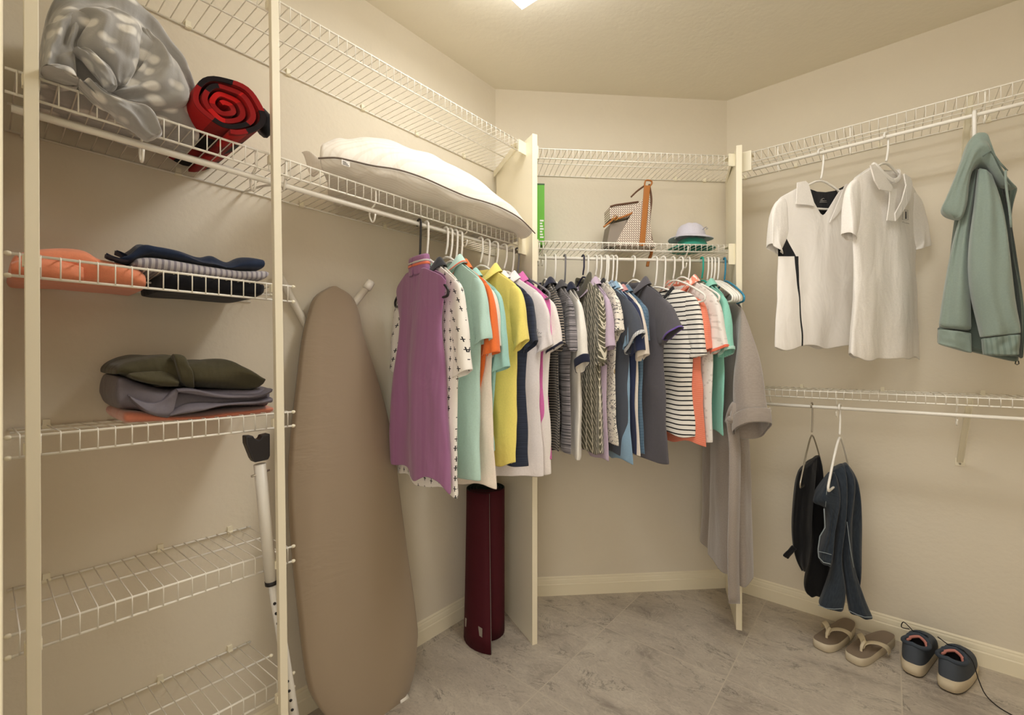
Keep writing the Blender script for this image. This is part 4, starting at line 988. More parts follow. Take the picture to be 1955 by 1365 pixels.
pile('folded_pants', 'olive green pants folded on top of the grey vest', 'clothes', [f8(125, 250), f8(180, 190), f8(300, 140), f8(480, 100), f8(690, 95), f8(820, 118), f8(860, 150), f8(1100, 150), f8(1340, 142), f8(1460, 210), f8(1600, 290), f8(1690, 340)],
     [f8(125, 305), f8(210, 300), f8(330, 370), f8(480, 400), f8(650, 440), f8(780, 440), f8(860, 435), f8(1100, 450), f8(1340, 465), f8(1460, 470), f8(1600, 460), f8(1690, 400)], -1.20, .21, olive, seed=7, wob=.010,
     folds=(((f8(230, 300), f8(400, 290), f8(600, 285), f8(760, 350)), (f8(260, 330), f8(400, 380), f8(620, 420), f8(750, 425)), -.02, .06), ((f8(690, 110), f8(790, 125), f8(850, 180)), (f8(780, 380), f8(860, 430), f8(930, 440)), -.018, .05)))

# ---- blanket, rolled throw, pillow on the rod shelf
def p_blanket():
    def f(nt, sx, uv, col):
        tc = N(nt, 'ShaderNodeTexCoord'); v = N(nt, 'ShaderNodeTexVoronoi', i_Scale=25.0, i_Randomness=.9)
        mp = N(nt, 'ShaderNodeMapping'); mp.inputs['Scale'].default_value = (.8, .9, 1.35); nt.links.new(tc.outputs['Object'], mp.inputs[0]); nt.links.new(mp.outputs[0], v.inputs['Vector'])
        s = ramp(nt, v.outputs['Distance'], [(.25, (1, 1, 1, 1)), (.40, (0, 0, 0, 1))])
        n = N(nt, 'ShaderNodeTexNoise', i_Scale=7.0, i_Detail=3.0); nt.links.new(tc.outputs['Object'], n.inputs['Vector'])
        c = ramp(nt, n.outputs[0], [(.35, col), (.65, srgb('#a9a7a3'))])
        return mixc(nt, math_(nt, 'MULTIPLY', s, .85), c, srgb('#efece4'))
    return f
plush = cloth('grey spotted plush', '#989795', p_blanket(), weave=300, wr=1.3, sheen=.8)
f1 = lambda x, y: (x/3.102, y/3.102)
a = PI/2; XB = -1.30; bb = (XB, 0)
bt_ = thing('throw_blanket', 'grey plush blanket with white spots bundled on the shelf', 'blanket', (XB, .17, 1.646), a)
class _L: pass
def bl(mb, Lc, Rc, T, v0, X, **k):
    """piece of the bundle traced on plane X"""
    base = (X, 0)
    L = [on_plane(base, PI/2, *f1(*p)) for p in Lc]; R = [on_plane(base, PI/2, *f1(*p)) for p in Rc]
    sd = k.get('seed', 0); wb = k.get('wob', .01)
    def fold(s, t, side): return -(X-XB)+v0+wb*2*ns(s*2+sd, t*3, sd)+wb*.7*math.sin(s*6+sd+t*4)+(.022*(.25-abs(ns(s*2.6+sd*2, t*4.3, sd)))*(1 if wb > .005 else .3))
    P, UV = ring_loft([(u-.17, z-1.646) for u, z in L], [(u-.17, z-1.646) for u, z in R], T, 26, 26, fold, power=k.get('power', .6))
    for r in P:
        for p in r:
            if p.z < .004 and not k.get('noclamp'): p.z = .004
    mb.grid(P, closed=True, uvs=UV, capa=True, capb=True)
mb = MB()
# whole bundle: rows from its left end to its right end
Rm = [on_plane((-1.29, 0), PI/2, *f1(*p)) for p in [(236, 430), (250, 210), (340, 95), (520, 60), (760, 130), (960, 360), (1080, 575)]]
Rm = [(u-.17, z-1.646) for u, z in Rm]; Lm = [(u_-.17, .004) for u_ in (.068, .09, .13, .18, .23, .28, .325)]
P, UV = ring_loft(Lm, Rm, [.10, .13, .145, .15, .145, .13, .09], 40, 40, lambda s_, t_, sd_: -.010+.024*ns(s_*2.3+1, t_*5, 2)+.012*math.sin(s_*9+t_*6)-.02*abs(ns(s_*4, t_*9, 5)), power=.45)
mb.grid(P, closed=True, uvs=UV, capa=True, capb=True)
bl(mb, [(262, 170), (262, 250), (250, 350), (240, 430), (245, 505)], [(520, 90), (470, 190), (440, 300), (445, 420), (465, 520)], [.03, .04, .045, .045, .02], 0, -1.165, seed=5)
bl(mb, [(430, 75), (500, 150), (440, 290), (510, 380), (650, 510)], [(690, 95), (830, 200), (820, 330), (800, 430), (740, 520)], [.03, .05, .055, .05, .02], 0, -1.155, seed=7)
bl(mb, [(425, 300), (480, 340), (560, 430), (620, 520)], [(520, 310), (600, 370), (670, 450), (690, 530)], [.02, .025, .025, .02], 0, -1.125, seed=8, wob=.004)
bl(mb, [(800, 190), (840, 330), (810, 430), (700, 520), (620, 560)], [(890, 250), (1010, 400), (1080, 520), (1085, 640), (800, 640)], [.04, .06, .06, .05, .02], 0, -1.17, seed=9)
bl(mb, [(460, 480), (560, 580), (700, 700), (880, 830)], [(560, 510), (680, 600), (900, 660), (965, 800)], [.02, .03, .03, .02], 0, -1.115, seed=11, noclamp=1)
bl(mb, [(245, 430), (250, 480), (300, 500), (440, 525)], [(290, 400), (350, 405), (430, 430), (465, 500)], [.02, .03, .03, .02], 0, -1.12, seed=12, wob=.003)
mb.build('plush_fabric', plush, bt_, subsurf=1)

def p_plaid():
    def f(nt, sx, uv, col):
        tc = N(nt, 'ShaderNodeTexCoord'); s = N(nt, 'ShaderNodeSeparateXYZ'); nt.links.new(tc.outputs['Object'], s.inputs[0])
        a_ = math_(nt, 'LESS_THAN', math_(nt, 'FRACT', math_(nt, 'DIVIDE', math_(nt, 'ADD', s.outputs[1], 10.02), .16)), .5)
        b_ = math_(nt, 'LESS_THAN', math_(nt, 'FRACT', math_(nt, 'DIVIDE', math_(nt, 'ADD', sx.outputs[0], 10.0), .17)), .5)
        return mixc(nt, math_(nt, 'MULTIPLY', math_(nt, 'ADD', a_, b_), .5), srgb('#b51715'), srgb('#170f10'))
    return f
plaid = cloth('buffalo plaid fleece', '#cf1a18', p_plaid(), weave=420, wr=.3, sheen=.05)
t = thing('rolled_blanket', 'rolled red and black plaid blanket beside the grey one', 'blanket', (-1.15, .43, 1.646), PI/2)
cx, cy, ax, bx, tilt = 1322, 640, 236, 165, math.radians(27)
def sp_pt(th_, rad):
    x, y = ax*rad*math.cos(th_), bx*rad*math.sin(th_)
    return f1(cx+x*math.cos(tilt)-y*math.sin(tilt), cy+x*math.sin(tilt)+y*math.cos(tilt))
outer, inner, arcs = [], [], []
turns = 3.6; NS = 130; arc = 0; prev = None
for i in range(NS+1):
    q = i/NS; th_ = -2.6+q*turns*2*PI; rad = .13+.82*q
    wv = 1+.055*math.sin(th_*2.03+1)+.03*math.sin(th_*5.1)
    for lst, rr_ in ((outer, rad*wv+.075), (inner, rad*wv-.075)):
        px_, py_ = sp_pt(th_, max(.02, rr_)); lst.append(on_plane((-1.15, 0), PI/2, px_, py_))
    c_ = outer[-1]; arc += 0 if prev is None else math.hypot(c_[0]-prev[0], c_[1]-prev[1]); prev = c_; arcs.append(arc)
mb = MB(); 
for y0, y1 in ((-.018, .283),):
    P = []; UV = []
    steps = 9
    for j in range(steps+1):
        v = y0+(y1-y0)*j/steps; row = []; uv = []
        for lst, sgn in ((outer, 1), (inner[::-1], -1)):
            for i, (u, z) in enumerate(lst):
                zz_ = max(z-1.646, .004); ii = i if sgn == 1 else NS-i
                row.append(Vector((u-.43, v+.012*ns(ii*.08, 3)*(j == 0)-.02*(ii/NS-.5)*(j == 0), zz_))); uv.append((arcs[ii], v))
        P.append(row); UV.append(uv)
    mb.grid(P, closed=True, uvs=UV)
    for j in (0, steps):
        row = P[j]; n_ = len(outer)
        vs = row; uvs = UV[j]
        fs = [(i, i+1, 2*n_-2-i, 2*n_-1-i) for i in range(n_-1)]
        mb.add(vs, fs, uvs)
# heavy lower turns resting on the wires
mb.build('rolled_fabric', plaid, t)
mb = MB(); P_ = [on_plane((-1.17, 0), PI/2, *f1(x, y)) for x, y in ((1510, 660), (1560, 668), (1592, 700), (1590, 750), (1560, 775))]
mb.tube([Vector((u-.43, .03, z-1.646)) for u, z in P_], .016, 8); mb.build('strap', cloth('black webbing', '#141416'), t)

# pillow
ticking = cloth('white ticking', '#ece5d8', p_stripe('#e8e0d2', .009, .3, axis=0), rough=.6, weave=800, wr=.8, sheen=.3)
pl = thing('bed_pillow', 'long white pillow with dark piping lying on the wire shelf', 'pillow', (-1.27, 1.03, 1.649))
pip = [(606, 303, -1.15), (640, 302, -1.13), (671, 308, -1.12), (710, 317, -1.11), (760, 325, -1.10), (809, 341, -1.09), (852, 360, -1.085), (890, 376, -1.08), (925, 386, -1.078), (957, 398, -1.072), (992, 418, -1.065), (1020, 446, -1.062)]
FP = [onX(x, y, X) for x, y, X in pip]
sil = [(640, 283), (655, 277), (690, 269), (730, 269), (770, 275), (815, 290), (860, 308), (900, 327), (935, 349), (970, 377), (1002, 408), (1022, 444)]
nP = len(FP); rows = []; uvr = []
def arr(t): return crom([tuple(p) for p in FP], t)
for i in range(41):
    q = i/40; f = arr(q); yb = f[1]+.02
    e = min(1, (q*9+.55), ((1-q)*4.5+.03)) ** .6
    xb = XW+.008+.10*(1-e); xf = f[0]; xm = (xb+xf)/2; zs_ = f[2]
    zt = [1.70, 1.76, 1.80, 1.825, 1.835, 1.84, 1.838, 1.83, 1.81, 1.785, 1.74, 1.66][min(11, int(q*11))]
    zt = crom([1.755, 1.785, 1.80, 1.825, 1.838, 1.842, 1.84, 1.832, 1.815, 1.785, 1.735, 1.64], q)
    zbm = max(1.653, zs_-.05) if q < .93 else zs_-.012
    row = []; uv = []
    for j in range(36):
        w_ = 2*PI*j/36; c, s = math.cos(w_), math.sin(w_)
        x = xm+(xf-xm)*(abs(c)**.8)*(1 if c > 0 else -1)
        zmid = zs_+(1.70-zs_)*(0 if c > 0 else -c)
        top = zt-zmid; bot = zmid-zbm
        z = zmid+(abs(s)**.85)*(top if s > 0 else -bot)
        dn = .010*ns(q*13, c*2.4, s*2)+.003*ns(q*30, c*4, 4)
        y = f[1]+(yb-f[1])*(1-c)/2*1.0+.17*(1-c)/2*(1-.6*q)*(1 if q > .02 else 1)
        row.append(Vector((x+1.27, y-1.03, max(z, 1.6+.0)-1.649+dn))); uv.append((x*1.0+3, q*1.2))
    rows.append(row); uvr.append(uv)
mb = MB(); mb.grid(rows, closed=True, uvs=uvr, capa=True, capb=True); mb.build('cushion', ticking, pl, subsurf=1)
pipm = plain('brown piping', '#6b5e52', .7)
mb = MB(); mb.tube([Vector((p[0]+1.27+.004, p[1]-1.03, p[2]-1.649)) for p in smooth_line(FP, 60)], .0022, 6); mb.build('piping', pipm, pl)
mb = MB(); 
for c_, d_, e_ in (((575, 291, -1.42), (600, 350, -1.36), (640, 300, -1.30)), ((650, 277, -1.36), (625, 300, -1.33), (670, 300, -1.28))):
    A_, B_, C_ = onX(*c_), onX(*d_), onX(*e_)
    off = Vector((-1.27, 1.03, 1.649)); n_ = 6; P = []
    for i in range(n_+1):
        row = []
        for j in range(9):
            w_ = 2*PI*j/9; base_ = B_.lerp(C_, .5+.5*math.cos(w_)); p = A_.lerp(base_, i/n_)+Vector((.022*math.sin(w_)*(i/n_), 0, .012*math.sin(i*1.3)))
            row.append(p-off)
        P.append(row)
    mb.grid(P, closed=True, capa=True, capb=True)
mb.build('corner', ticking, pl, subsurf=1)
lb = plain('care label', '#e8e4dc', .7); A_ = onX(660, 312, -1.115); off = Vector((-1.27, 1.03, 1.649))
mb = MB(); q0 = A_-off; mb.box((q0.x-.001, q0.y-.012, q0.z-.007), (q0.x+.001, q0.y+.012, q0.z+.007), None); lo = mb.build('care_label', lb, pl, smooth=False)
mb = MB()
for k in range(3): mb.box((q0.x+.001, q0.y-.009, q0.z-.005+k*.0036), (q0.x+.0016, q0.y+.009-.004*k, q0.z-.0035+k*.0036))
mb.build('print', glyph_m, lo, smooth=False)

# ---- ironing board leaning on the left wall
def lean(px, py, x0=-1.262, k_=.100):
    v = ray(px, py); d = (x0-k_*H)/(v[0]+k_*v[2]); return Vector((v[0]*d, v[1]*d, H+v[2]*d))
ib = thing('ironing_board', 'ironing board with taupe cover leaning against the left wall', 'ironing board', (-1.262, .76, 0))
off = Vector((-1.262, .76, 0))
Lp = [(632, 547), (604, 566), (590, 600), (578, 655), (568, 740), (558, 830), (553, 910), (556, 1000), (563, 1090), (573, 1180), (582, 1260), (597, 1330), (640, 1385), (680, 1400)]
Rp = [(638, 547), (668, 566), (683, 597), (692, 640), (712, 700), (735, 780), (750, 850), (760, 930), (770, 1010), (781, 1090), (792, 1170), (795, 1225), (776, 1320), (700, 1398)]
def board(grow, t0, t1, nn=48):
    P = []; UV = []
    for i in range(nn+1):
        q = i/nn; l = crom(Lp, q); r = crom(Rp, q); A, B = lean(*l), lean(*r); c = (A+B)/2
        row = []; uv = []
        for s, dd in ((-1, t0), (-1.0, t0*.3+t1*.7), (-.96, t1), (-.5, t1+.001), (0, t1+.001), (.5, t1+.001), (.96, t1), (1.0, t0*.3+t1*.7), (1, t0)):
            p = c+(B-c)*s; row.append(Vector((p.x+dd, p.y, p.z))-off); uv.append((p.y, p.z))
        P.append(row); UV.append(uv)
    return P, UV
taupe = cloth('taupe cotton cover', '#8f8373', None, weave=900, wr=.35, sheen=.15)
def wrinkle_mat():
    m, nt, b = newmat('wrinkled taupe cover', .85)
    b.inputs['Base Color'].default_value = srgb('#a08f79'); b.inputs['Specular IOR Level'].default_value = .2; b.inputs['Sheen Weight'].default_value = .2
    tc = N(nt, 'ShaderNodeTexCoord'); sx = N(nt, 'ShaderNodeSeparateXYZ'); nt.links.new(tc.outputs['Object'], sx.inputs[0])
    mp = N(nt, 'ShaderNodeMapping'); mp.inputs['Scale'].default_value = (1, 6, 22); mp.inputs['Rotation'].default_value = (.12, 0, 0); nt.links.new(tc.outputs['Object'], mp.inputs[0])
    n = N(nt, 'ShaderNodeTexNoise', i_Scale=1.0, i_Detail=3.0, i_Roughness=.55, i_Distortion=.8); nt.links.new(mp.outputs[0], n.inputs['Vector'])
    n2 = N(nt, 'ShaderNodeTexNoise', i_Scale=4.0, i_Detail=2.0); nt.links.new(tc.outputs['Object'], n2.inputs['Vector'])
    left = ramp(nt, sx.outputs[1], [(.0, (.1, .1, .1, 1)), (1, (1, 1, 1, 1))]); 
    mr = N(nt, 'ShaderNodeMapRange'); mr.inputs['From Min'].default_value = -.22; mr.inputs['From Max'].default_value = .02; mr.inputs['To Min'].default_value = 1; mr.inputs['To Max'].default_value = .08; nt.links.new(sx.outputs[1], mr.inputs[0])
    h = math_(nt, 'MULTIPLY', math_(nt, 'MULTIPLY', n.outputs[0], mr.outputs[0]), ramp(nt, n2.outputs[0], [(.38, (0, 0, 0, 1)), (.6, (1, 1, 1, 1))]))
    p = bump(nt, b, h, .7, .010)
    n3 = N(nt, 'ShaderNodeTexNoise', i_Scale=700.0); nt.links.new(tc.outputs['Object'], n3.inputs['Vector']); bump(nt, b, n3.outputs[0], .2, .0006, p)
    return m
P, UV = board(0, -.012, .014); mb = MB(); mb.grid(P, uvs=UV); mb.build('cover', wrinkle_mat(), ib)
P, UV = board(0, -.012, -.010)
mb = MB(); mb.grid([[p for p in (r[0], r[-1])] for r in P]); mb.build('deck', plain('grey steel mesh', '#8a857c', .5), ib, solid=.004)
legm = plain('cream enamel tube', '#ddd6c6', .35)
mb = MB(); mb.tube([onX(530, 520, -1.42)-off, lean(600, 625)+Vector((-.045, 0, 0))-off, lean(680, 900)+Vector((-.03, 0, 0))-off], .012, 10); mb.build('leg', legm, ib)
mb = MB(); mb.tube([onX(707, 540, -1.36)-off, lean(676, 590)+Vector((-.03, 0, 0))-off, lean(620, 800)+Vector((-.03, 0, 0))-off], .0125, 10); lg = mb.build('leg', legm, ib)
mb = MB(); A_ = onX(708, 538, -1.36)-off; B_ = onX(700, 551, -1.36)-off; mb.tube([A_, B_], .0145, 10); mb.build('end_cap', plain('clear plastic cap', '#e9e4d8', .2), lg)
mb = MB(); A_ = onX(762, 1340, -1.255)-off; B_ = onX(777, 1330, -1.255)-off; mb.tube([A_, B_], .011, 10); mb.build('foot', plain('white plastic', '#eeeae0', .3), ib)

# ---- adjustable white pole beside the post
XPp = -1.150
ap = thing('adjustable_pole', 'white adjustable support pole with black top leaning behind the post', 'pole', tuple(onX(566, 1400, XPp)[:2])+(0,))
off = Vector(ap.location)
pA, pB, pC = onX(496, 886, XPp), onX(518, 1112, XPp), onX(567, 1405, XPp)
pe = pC+(pC-pB)*((pC.z-.002)/(pB.z-pC.z)) if pC.z > 0 else pC
pe.z = max(pe.z, .002)
wp = plain('white painted tube', '#dcd8ce', .35); bp = plain('black plastic', '#232022', .45)
mb = MB(); mb.tube([pA-off, pB-off], .0135, 14); mb.build('upper_tube', wp, ap)
mb = MB(); mb.tube([pB-off+Vector((0, 0, .02)), pe-off], .0112, 14); lt = mb.build('lower_tube', wp, ap)
mb = MB(); d_ = (pC-pB).normalized(); side_ = Vector((-.62, -.78, 0))
for k in range(34):
    p = pB+(pe-pB)*((k*.026+.05)/(pe-pB).length)
    if p.z < .03: break
    tow = (Vector((0, 0, H))-p); tow.z = 0; tow.normalize(); tow = (tow+Vector((.35, -.1, 0))).normalized()
    mb.tube([p+tow*.0085-off, p+tow*.0118-off], .0036, 8)
mb.build('adjustment_holes', bp, lt)
mb = MB(); mb.tube([pB-off+(pA-pB).normalized()*.006, pB-off-(pA-pB).normalized()*.004], .0142, 14); mb.build('clamp_ring', bp, ap)
mb = MB(); u0 = pA-off
mb.tube([u0+Vector((0, -.02, -.025))+Vector((.004, 0, 0)), u0+Vector((0, .022, -.018))], .0026, 6); mb.build('push_pin', plain('steel', '#b8b2a4', .3, .5, .8), ap)
c5 = lambda x, y: (440+x/6.825, 760+y/6.825)
out_ = [(175, 488), (272, 484), (285, 510), (310, 532), (345, 537), (372, 520), (385, 480), (490, 455), (492, 740), (470, 792), (292, 832), (255, 780), (180, 590)]
mb = MB(); P = [onX(*c5(x, y), XPp) for x, y in out_]; n_ = len(P)
vs = [p-off+Vector((.013, 0, 0)) for p in P]+[p-off-Vector((.013, 0, 0)) for p in P]
mb.add(vs, [tuple(range(n_)), tuple(range(n_, 2*n_))[::-1]]+[(i, (i+1) % n_, n_+(i+1) % n_, n_+i) for i in range(n_)]); mb.build('top_cradle', bp, ap, smooth=False, bevel=.003)

# ---- rolled yoga mat
mc = Vector((-1.298, 1.370, 0)); hM = .605
ym = thing('yoga_mat', 'rolled burgundy yoga mat standing on the floor in the corner', 'yoga mat', mc)
burg = plain('burgundy rubber', '#4a161f', .75, .2); dkg = plain('dark green rubber', '#26302c', .8, .2)
P = []; NM = 120; ang0 = math.atan2(-mc.y, -mc.x)            # direction towards the viewer
for j in range(11):
    hz = hM*j/10; row = []
    for i in range(NM+1):
        q = i/NM; th_ = q*2*PI*4.2; r_ = .030+.051*q
        fl = max(0, (q-.90)/.10); r_ += fl*(.012+.060*(1-j/10)**1.3)*fl
        w_ = ang0+.12-(1-q)*2*PI*4.2
        row.append(Vector((r_*math.cos(w_), r_*math.sin(w_), hz+.002)))
    P.append(row)
mb = MB(); mb.grid(P); o = mb.build('rolled_mat', burg, ym, solid=.0045); o.data.materials.append(dkg)
md = o.modifiers[0]; md.offset = 1; md.material_offset = 1; md.material_offset_rim = 1
e1 = P[0][-1]; e2 = P[10][-1]
mb = MB(); mb.tube([P[j][-1]+Vector((.0, 0, 0)) for j in range(11)], .0013, 6); mb.build('seam', plain('pale edge', '#8d8882', .7), ym)
lp = [P[1][-2]*1.0, P[1][-5], P[2][-5], P[2][-2]]
nrm = Vector((lp[0].x+lp[1].x, lp[0].y+lp[1].y, 0)).normalized()
mb = MB(); q_ = [p+nrm*.0095 for p in (P[1][-2], P[1][-6])]+[P[1][-6]+nrm*.0085+Vector((0, 0, .034)), P[1][-2]+nrm*.0085+Vector((0, 0, .034))]
mb.add(q_+[p-nrm*.001 for p in q_], [(0, 1, 2, 3), (7, 6, 5, 4), (0, 4, 5, 1), (1, 5, 6, 2), (2, 6, 7, 3), (3, 7, 4, 0)]); tagm = mb.build('label_tag', plain('grey tag', '#a39a90', .8), ym, smooth=False)
cq = sum(q_, Vector())/4; uu = (q_[1]-q_[0]).normalized(); mb = MB()
mb.tube([cq+nrm*.001+uu*(.007*math.cos(k))+Vector((0, 0, .009*math.sin(k))) for k in [i*2*PI/14 for i in range(14)]], .0007, 5, closed=True); mb.build('tag_print', plain('tag print', '#6d655d', .8), tagm)

# ---- shoes on the floor
def foot_out(q, L, W, toe=1.0):                      # closed outline; q 0..1 around; x 0 heel .. L toe
    w_ = 2*PI*q; x = L*(.5-.5*math.cos(w_)); s = math.sin(w_)
    t = x/L; hwid = W/2*(.76+.26*t-.14*math.sin(t*PI)*1.0+.0*t)
    yy = hwid*(abs(s)**.62)*(1 if s > 0 else -1)
    return x, yy+.006*math.sin(t*PI)*1.0
def slipper(lab, heel, toe, flip):
    heel, toe = Vector((*heel, 0)), Vector((*toe, 0)); d = toe-heel; L = d.length; a = math.atan2(d.y, d.x)
    t = thing('thong_sandal', lab, 'sandal', heel, a, 'thong sandals by the baseboard')
    W = .098; n = 40; mb = MB(); P = []
    for z, sc in ((0.0, .95), (.004, 1.0), (.016, 1.01), (.026, 1.0), (.027, .985)):
        row = []
        for i in range(n):
            x, y = foot_out(i/n, L, W); cx_ = L/2
            lift = .012*(1-x/L)+.006*max(0, x/L-.8)*5
            row.append(Vector((cx_+(x-cx_)*sc, y*sc*flip, z+(lift if z > .01 else 0))))
        P.append(row)
    mb.grid(P, closed=True, capa=True, capb=False); mb.build('sole', plain('cream sole', '#cfc3ab', .6), t)
    mb = MB(); row = []
    c0 = Vector((L/2, 0, .024+.006)); P = []
    for sc in (.985, .93, .5, .01):
        r = []
        for i in range(n):
            x, y = foot_out(i/n, L, W); r.append(Vector((L/2+(x-L/2)*sc, y*sc*flip, .0272+.012*(1-x/L)+.006*max(0, x/L-.8)*5-(.0025 if sc < .95 else 0))))
        P.append(r)
    mb.grid(P, closed=True); mb.build('footbed', plain('brown footbed', '#897968', .8), t)
    cream = plain('cream strap', '#dccfb2', .55)
    mb = MB()
    for sg in (1, -1):
        pts = smooth_line([(L*.74, 0, .034), (L*.68, .006*sg, .056), (L*.58, .030*sg, .060), (L*.47, .047*sg, .042), (L*.44, .050*sg, .018)], 14); P = []
        for i, p in enumerate(pts):
            wv = .008+.016*(i/14); dd = Vector((.75, .5*sg, 0)).normalized() if i < 8 else Vector((1, .15*sg, 0)).normalized()
            P.append([p-dd*wv, p-dd*wv*.5+Vector((0, 0, .003)), p+dd*wv*.5+Vector((0, 0, .003)), p+dd*wv, p+dd*wv*.5-Vector((0, 0, .001)), p-dd*wv*.5-Vector((0, 0, .001))])
        mb.grid(P, closed=True, capa=True, capb=True)
    mb.build('strap', cream, t, subsurf=1)
    mb = MB(); mb.tube(smooth_line([(L*.78, 0, .026), (L*.775, 0, .042), (L*.73, 0, .056), (L*.68, 0, .060)], 10), [.0045]*4+[.006]*7, 8); mb.build('toe_post', cream, t)
slipper('cream and brown thong sandal farther left, under the jeans', (-.128, 2.385), (-.212, 2.125), 1)
slipper('cream and brown thong sandal next to the sneakers', (.002, 2.375), (-.108, 2.110), -1)

nav = plain('slate mesh', '#4c525b', .8, .2); nav2 = plain('slate padded collar', '#444c57', .85, .2)
def sneaker(lab, heel, ang, flip, laces):
    t = thing('sneaker', lab, 'shoe', (*heel, 0), ang, 'pair of slate sneakers'); L, W = .262, .112; n = 44
    mb = MB(); P = []
    for z, sc, bk in ((0.0, .93, 0), (.004, .97, 0), (.010, 1.0, .004), (.022, 1.03, .010), (.033, .985, .004), (.037, .93, 0)):
        row = []
        for i in range(n):
            x, y = foot_out(i/n, L, W); tt = x/L
            zz_ = z+(.010 if z > .02 else 0)*max(0, 1-tt*3)+(.012*max(0, tt-.75)*4*.5 if z < .02 else 0)
            row.append(Vector((L/2+(x-L/2)*sc-bk*max(0, 1-tt*4), y*sc*flip, zz_)))
        P.append(row)
    mb.grid(P, closed=True, capa=True, capb=True); mb.build('sole', plain('cream foam sole', '#cdbfa4', .7), t)
    mb = MB(); row = []; P = []
    for z, sc in ((0.0, .96), (.007, .975)):
        P.append([Vector((L/2+(foot_out(i/n, L, W)[0]-L/2)*sc, foot_out(i/n, L, W)[1]*sc*flip, z+.001)) for i in range(n)])
    mb.grid(P, closed=True, capa=True, capb=True); mb.build('outsole', plain('dark outsole', '#322c28', .8), t)
    def opening(i):
        w_ = 2*PI*i/n; x = .072-.058*math.cos(w_); y = .036*math.sin(w_)
        z = .104+.008*math.cos(w_)-.012*abs(math.sin(w_))+(.006 if math.cos(w_) < -.6 else 0); return Vector((x, y*flip, z))
    P = []; NT = 12
    for k in range(NT+1):
        q = k/NT; row = []
        for i in range(n):
            x, y = foot_out(i/n, L, W); b = Vector((L/2+(x-L/2)*.97, y*.96*flip, .033+.010*max(0, 1-x/L*3))); o_ = opening(i)
            e = q**1.7; zq = 1-(1-q)**1.6
            p = Vector((b.x+(o_.x-b.x)*e, b.y+(o_.y-b.y)*(q**2.0), b.z+(o_.z-b.z)*zq)); row.append(p)
        P.append(row)
    mb = MB(); mb.grid(P, closed=True); mb.build('upper', nav, t)
    mb = MB(); mb.tube([opening(i) for i in range(n)], .0072, 8, closed=True); mb.build('collar_padding', nav2, t)
    mb = MB(); P = []
    for sc, dz in ((.86, 0), (.80, -.022), (.78, -.055)):
        P.append([Vector((.072+(opening(i).x-.072)*sc, opening(i).y*sc, opening(i).z+dz)) for i in range(n)])
    mb.grid(P, closed=True, capb=True); mb.build('lining', plain('black lining', '#1a1718', .9, .1), t)
    mb = MB(); pts = [opening(i)*1.0 for i in range(12, 33)]
    mb.tube([Vector((.072+(p.x-.072)*.80, p.y*.80, p.z-.004)) for p in pts], .0052, 8); mb.build('tongue_edge', plain('salmon lining', '#c9857a', .8), t)
    mb = MB(); P = []
    for i in range(9):
        q = i/8; x = .118+.010*q+.075*(1-q) if False else .195-.068*q; z = .078+.034*q
        P.append([Vector((x, -.019*flip, z-.004)), Vector((x, 0, z+.004)), Vector((x, .019*flip, z-.004))])
    mb.grid(P); mb.build('tongue', nav2, t, solid=.006, subsurf=1)
    mb = MB()
    for k in range(4):
        x = .145+k*.015; z = .100-k*.0085
        mb.tube(smooth_line([(x, -.022, z-.006), (x+.004, 0, z+.006), (x+.008, .022, z-.006)], 8), .0018, 6)
    for pts in laces: mb.tube(smooth_line(pts, 18), .0017, 6)
    mb.build('laces', plain('black lace', '#1d1c1e', .8), t)
sneaker('slate sneaker on the left, close to the thong sandals', (.060, 2.168), math.radians(78), 1, [[(.14, .02, .100), (.15, .05, .118), (.14, .055, .10), (.13, .03, .108)]])
sneaker('slate sneaker on the right with a lace trailing on the floor', (.150, 2.142), math.radians(76), -1, [[(.14, -.02, .10), (.12, -.045, .085), (.095, -.062, .045), (.075, -.082, .010), (.045, -.115, .003), (.03, -.150, .003)], [(.14, .02, .1), (.15, .05, .11), (.165, .045, .1)]])

# ---- diagonal shelf: green box, handbag, hats
def diag(s, e, z=0): return Vector((C1[0]+Q*s+Q*e, C1[1]+Q*s-Q*e, z))     # s along the wall, e out from it
gb_ = thing('green_box', 'bright green box standing behind the tall panel on the diagonal shelf', 'box', diag(.172, .125, 1.645), PI/4)
mb = MB(); mb.box((-.032, -.09, 0), (.032, .09, .262)); mb.build('carton', plain('green print card', '#5fae22', .5), gb_, smooth=False, bevel=.001)
mb = MB(); mb.box((-.0325, -.0905, .262), (.0325, .0905, .268)); mb.build('lid', plain('dark green card', '#23551a', .5), gb_, smooth=False)
mb = MB(); 
for k in range(7): mb.box((.012, -.0915, .03+k*.012), (.028-.003*(k % 3), -.0902, .037+k*.012))
mb.build('printed_text', plain('white print', '#e9ebe4', .6), gb_, smooth=False)

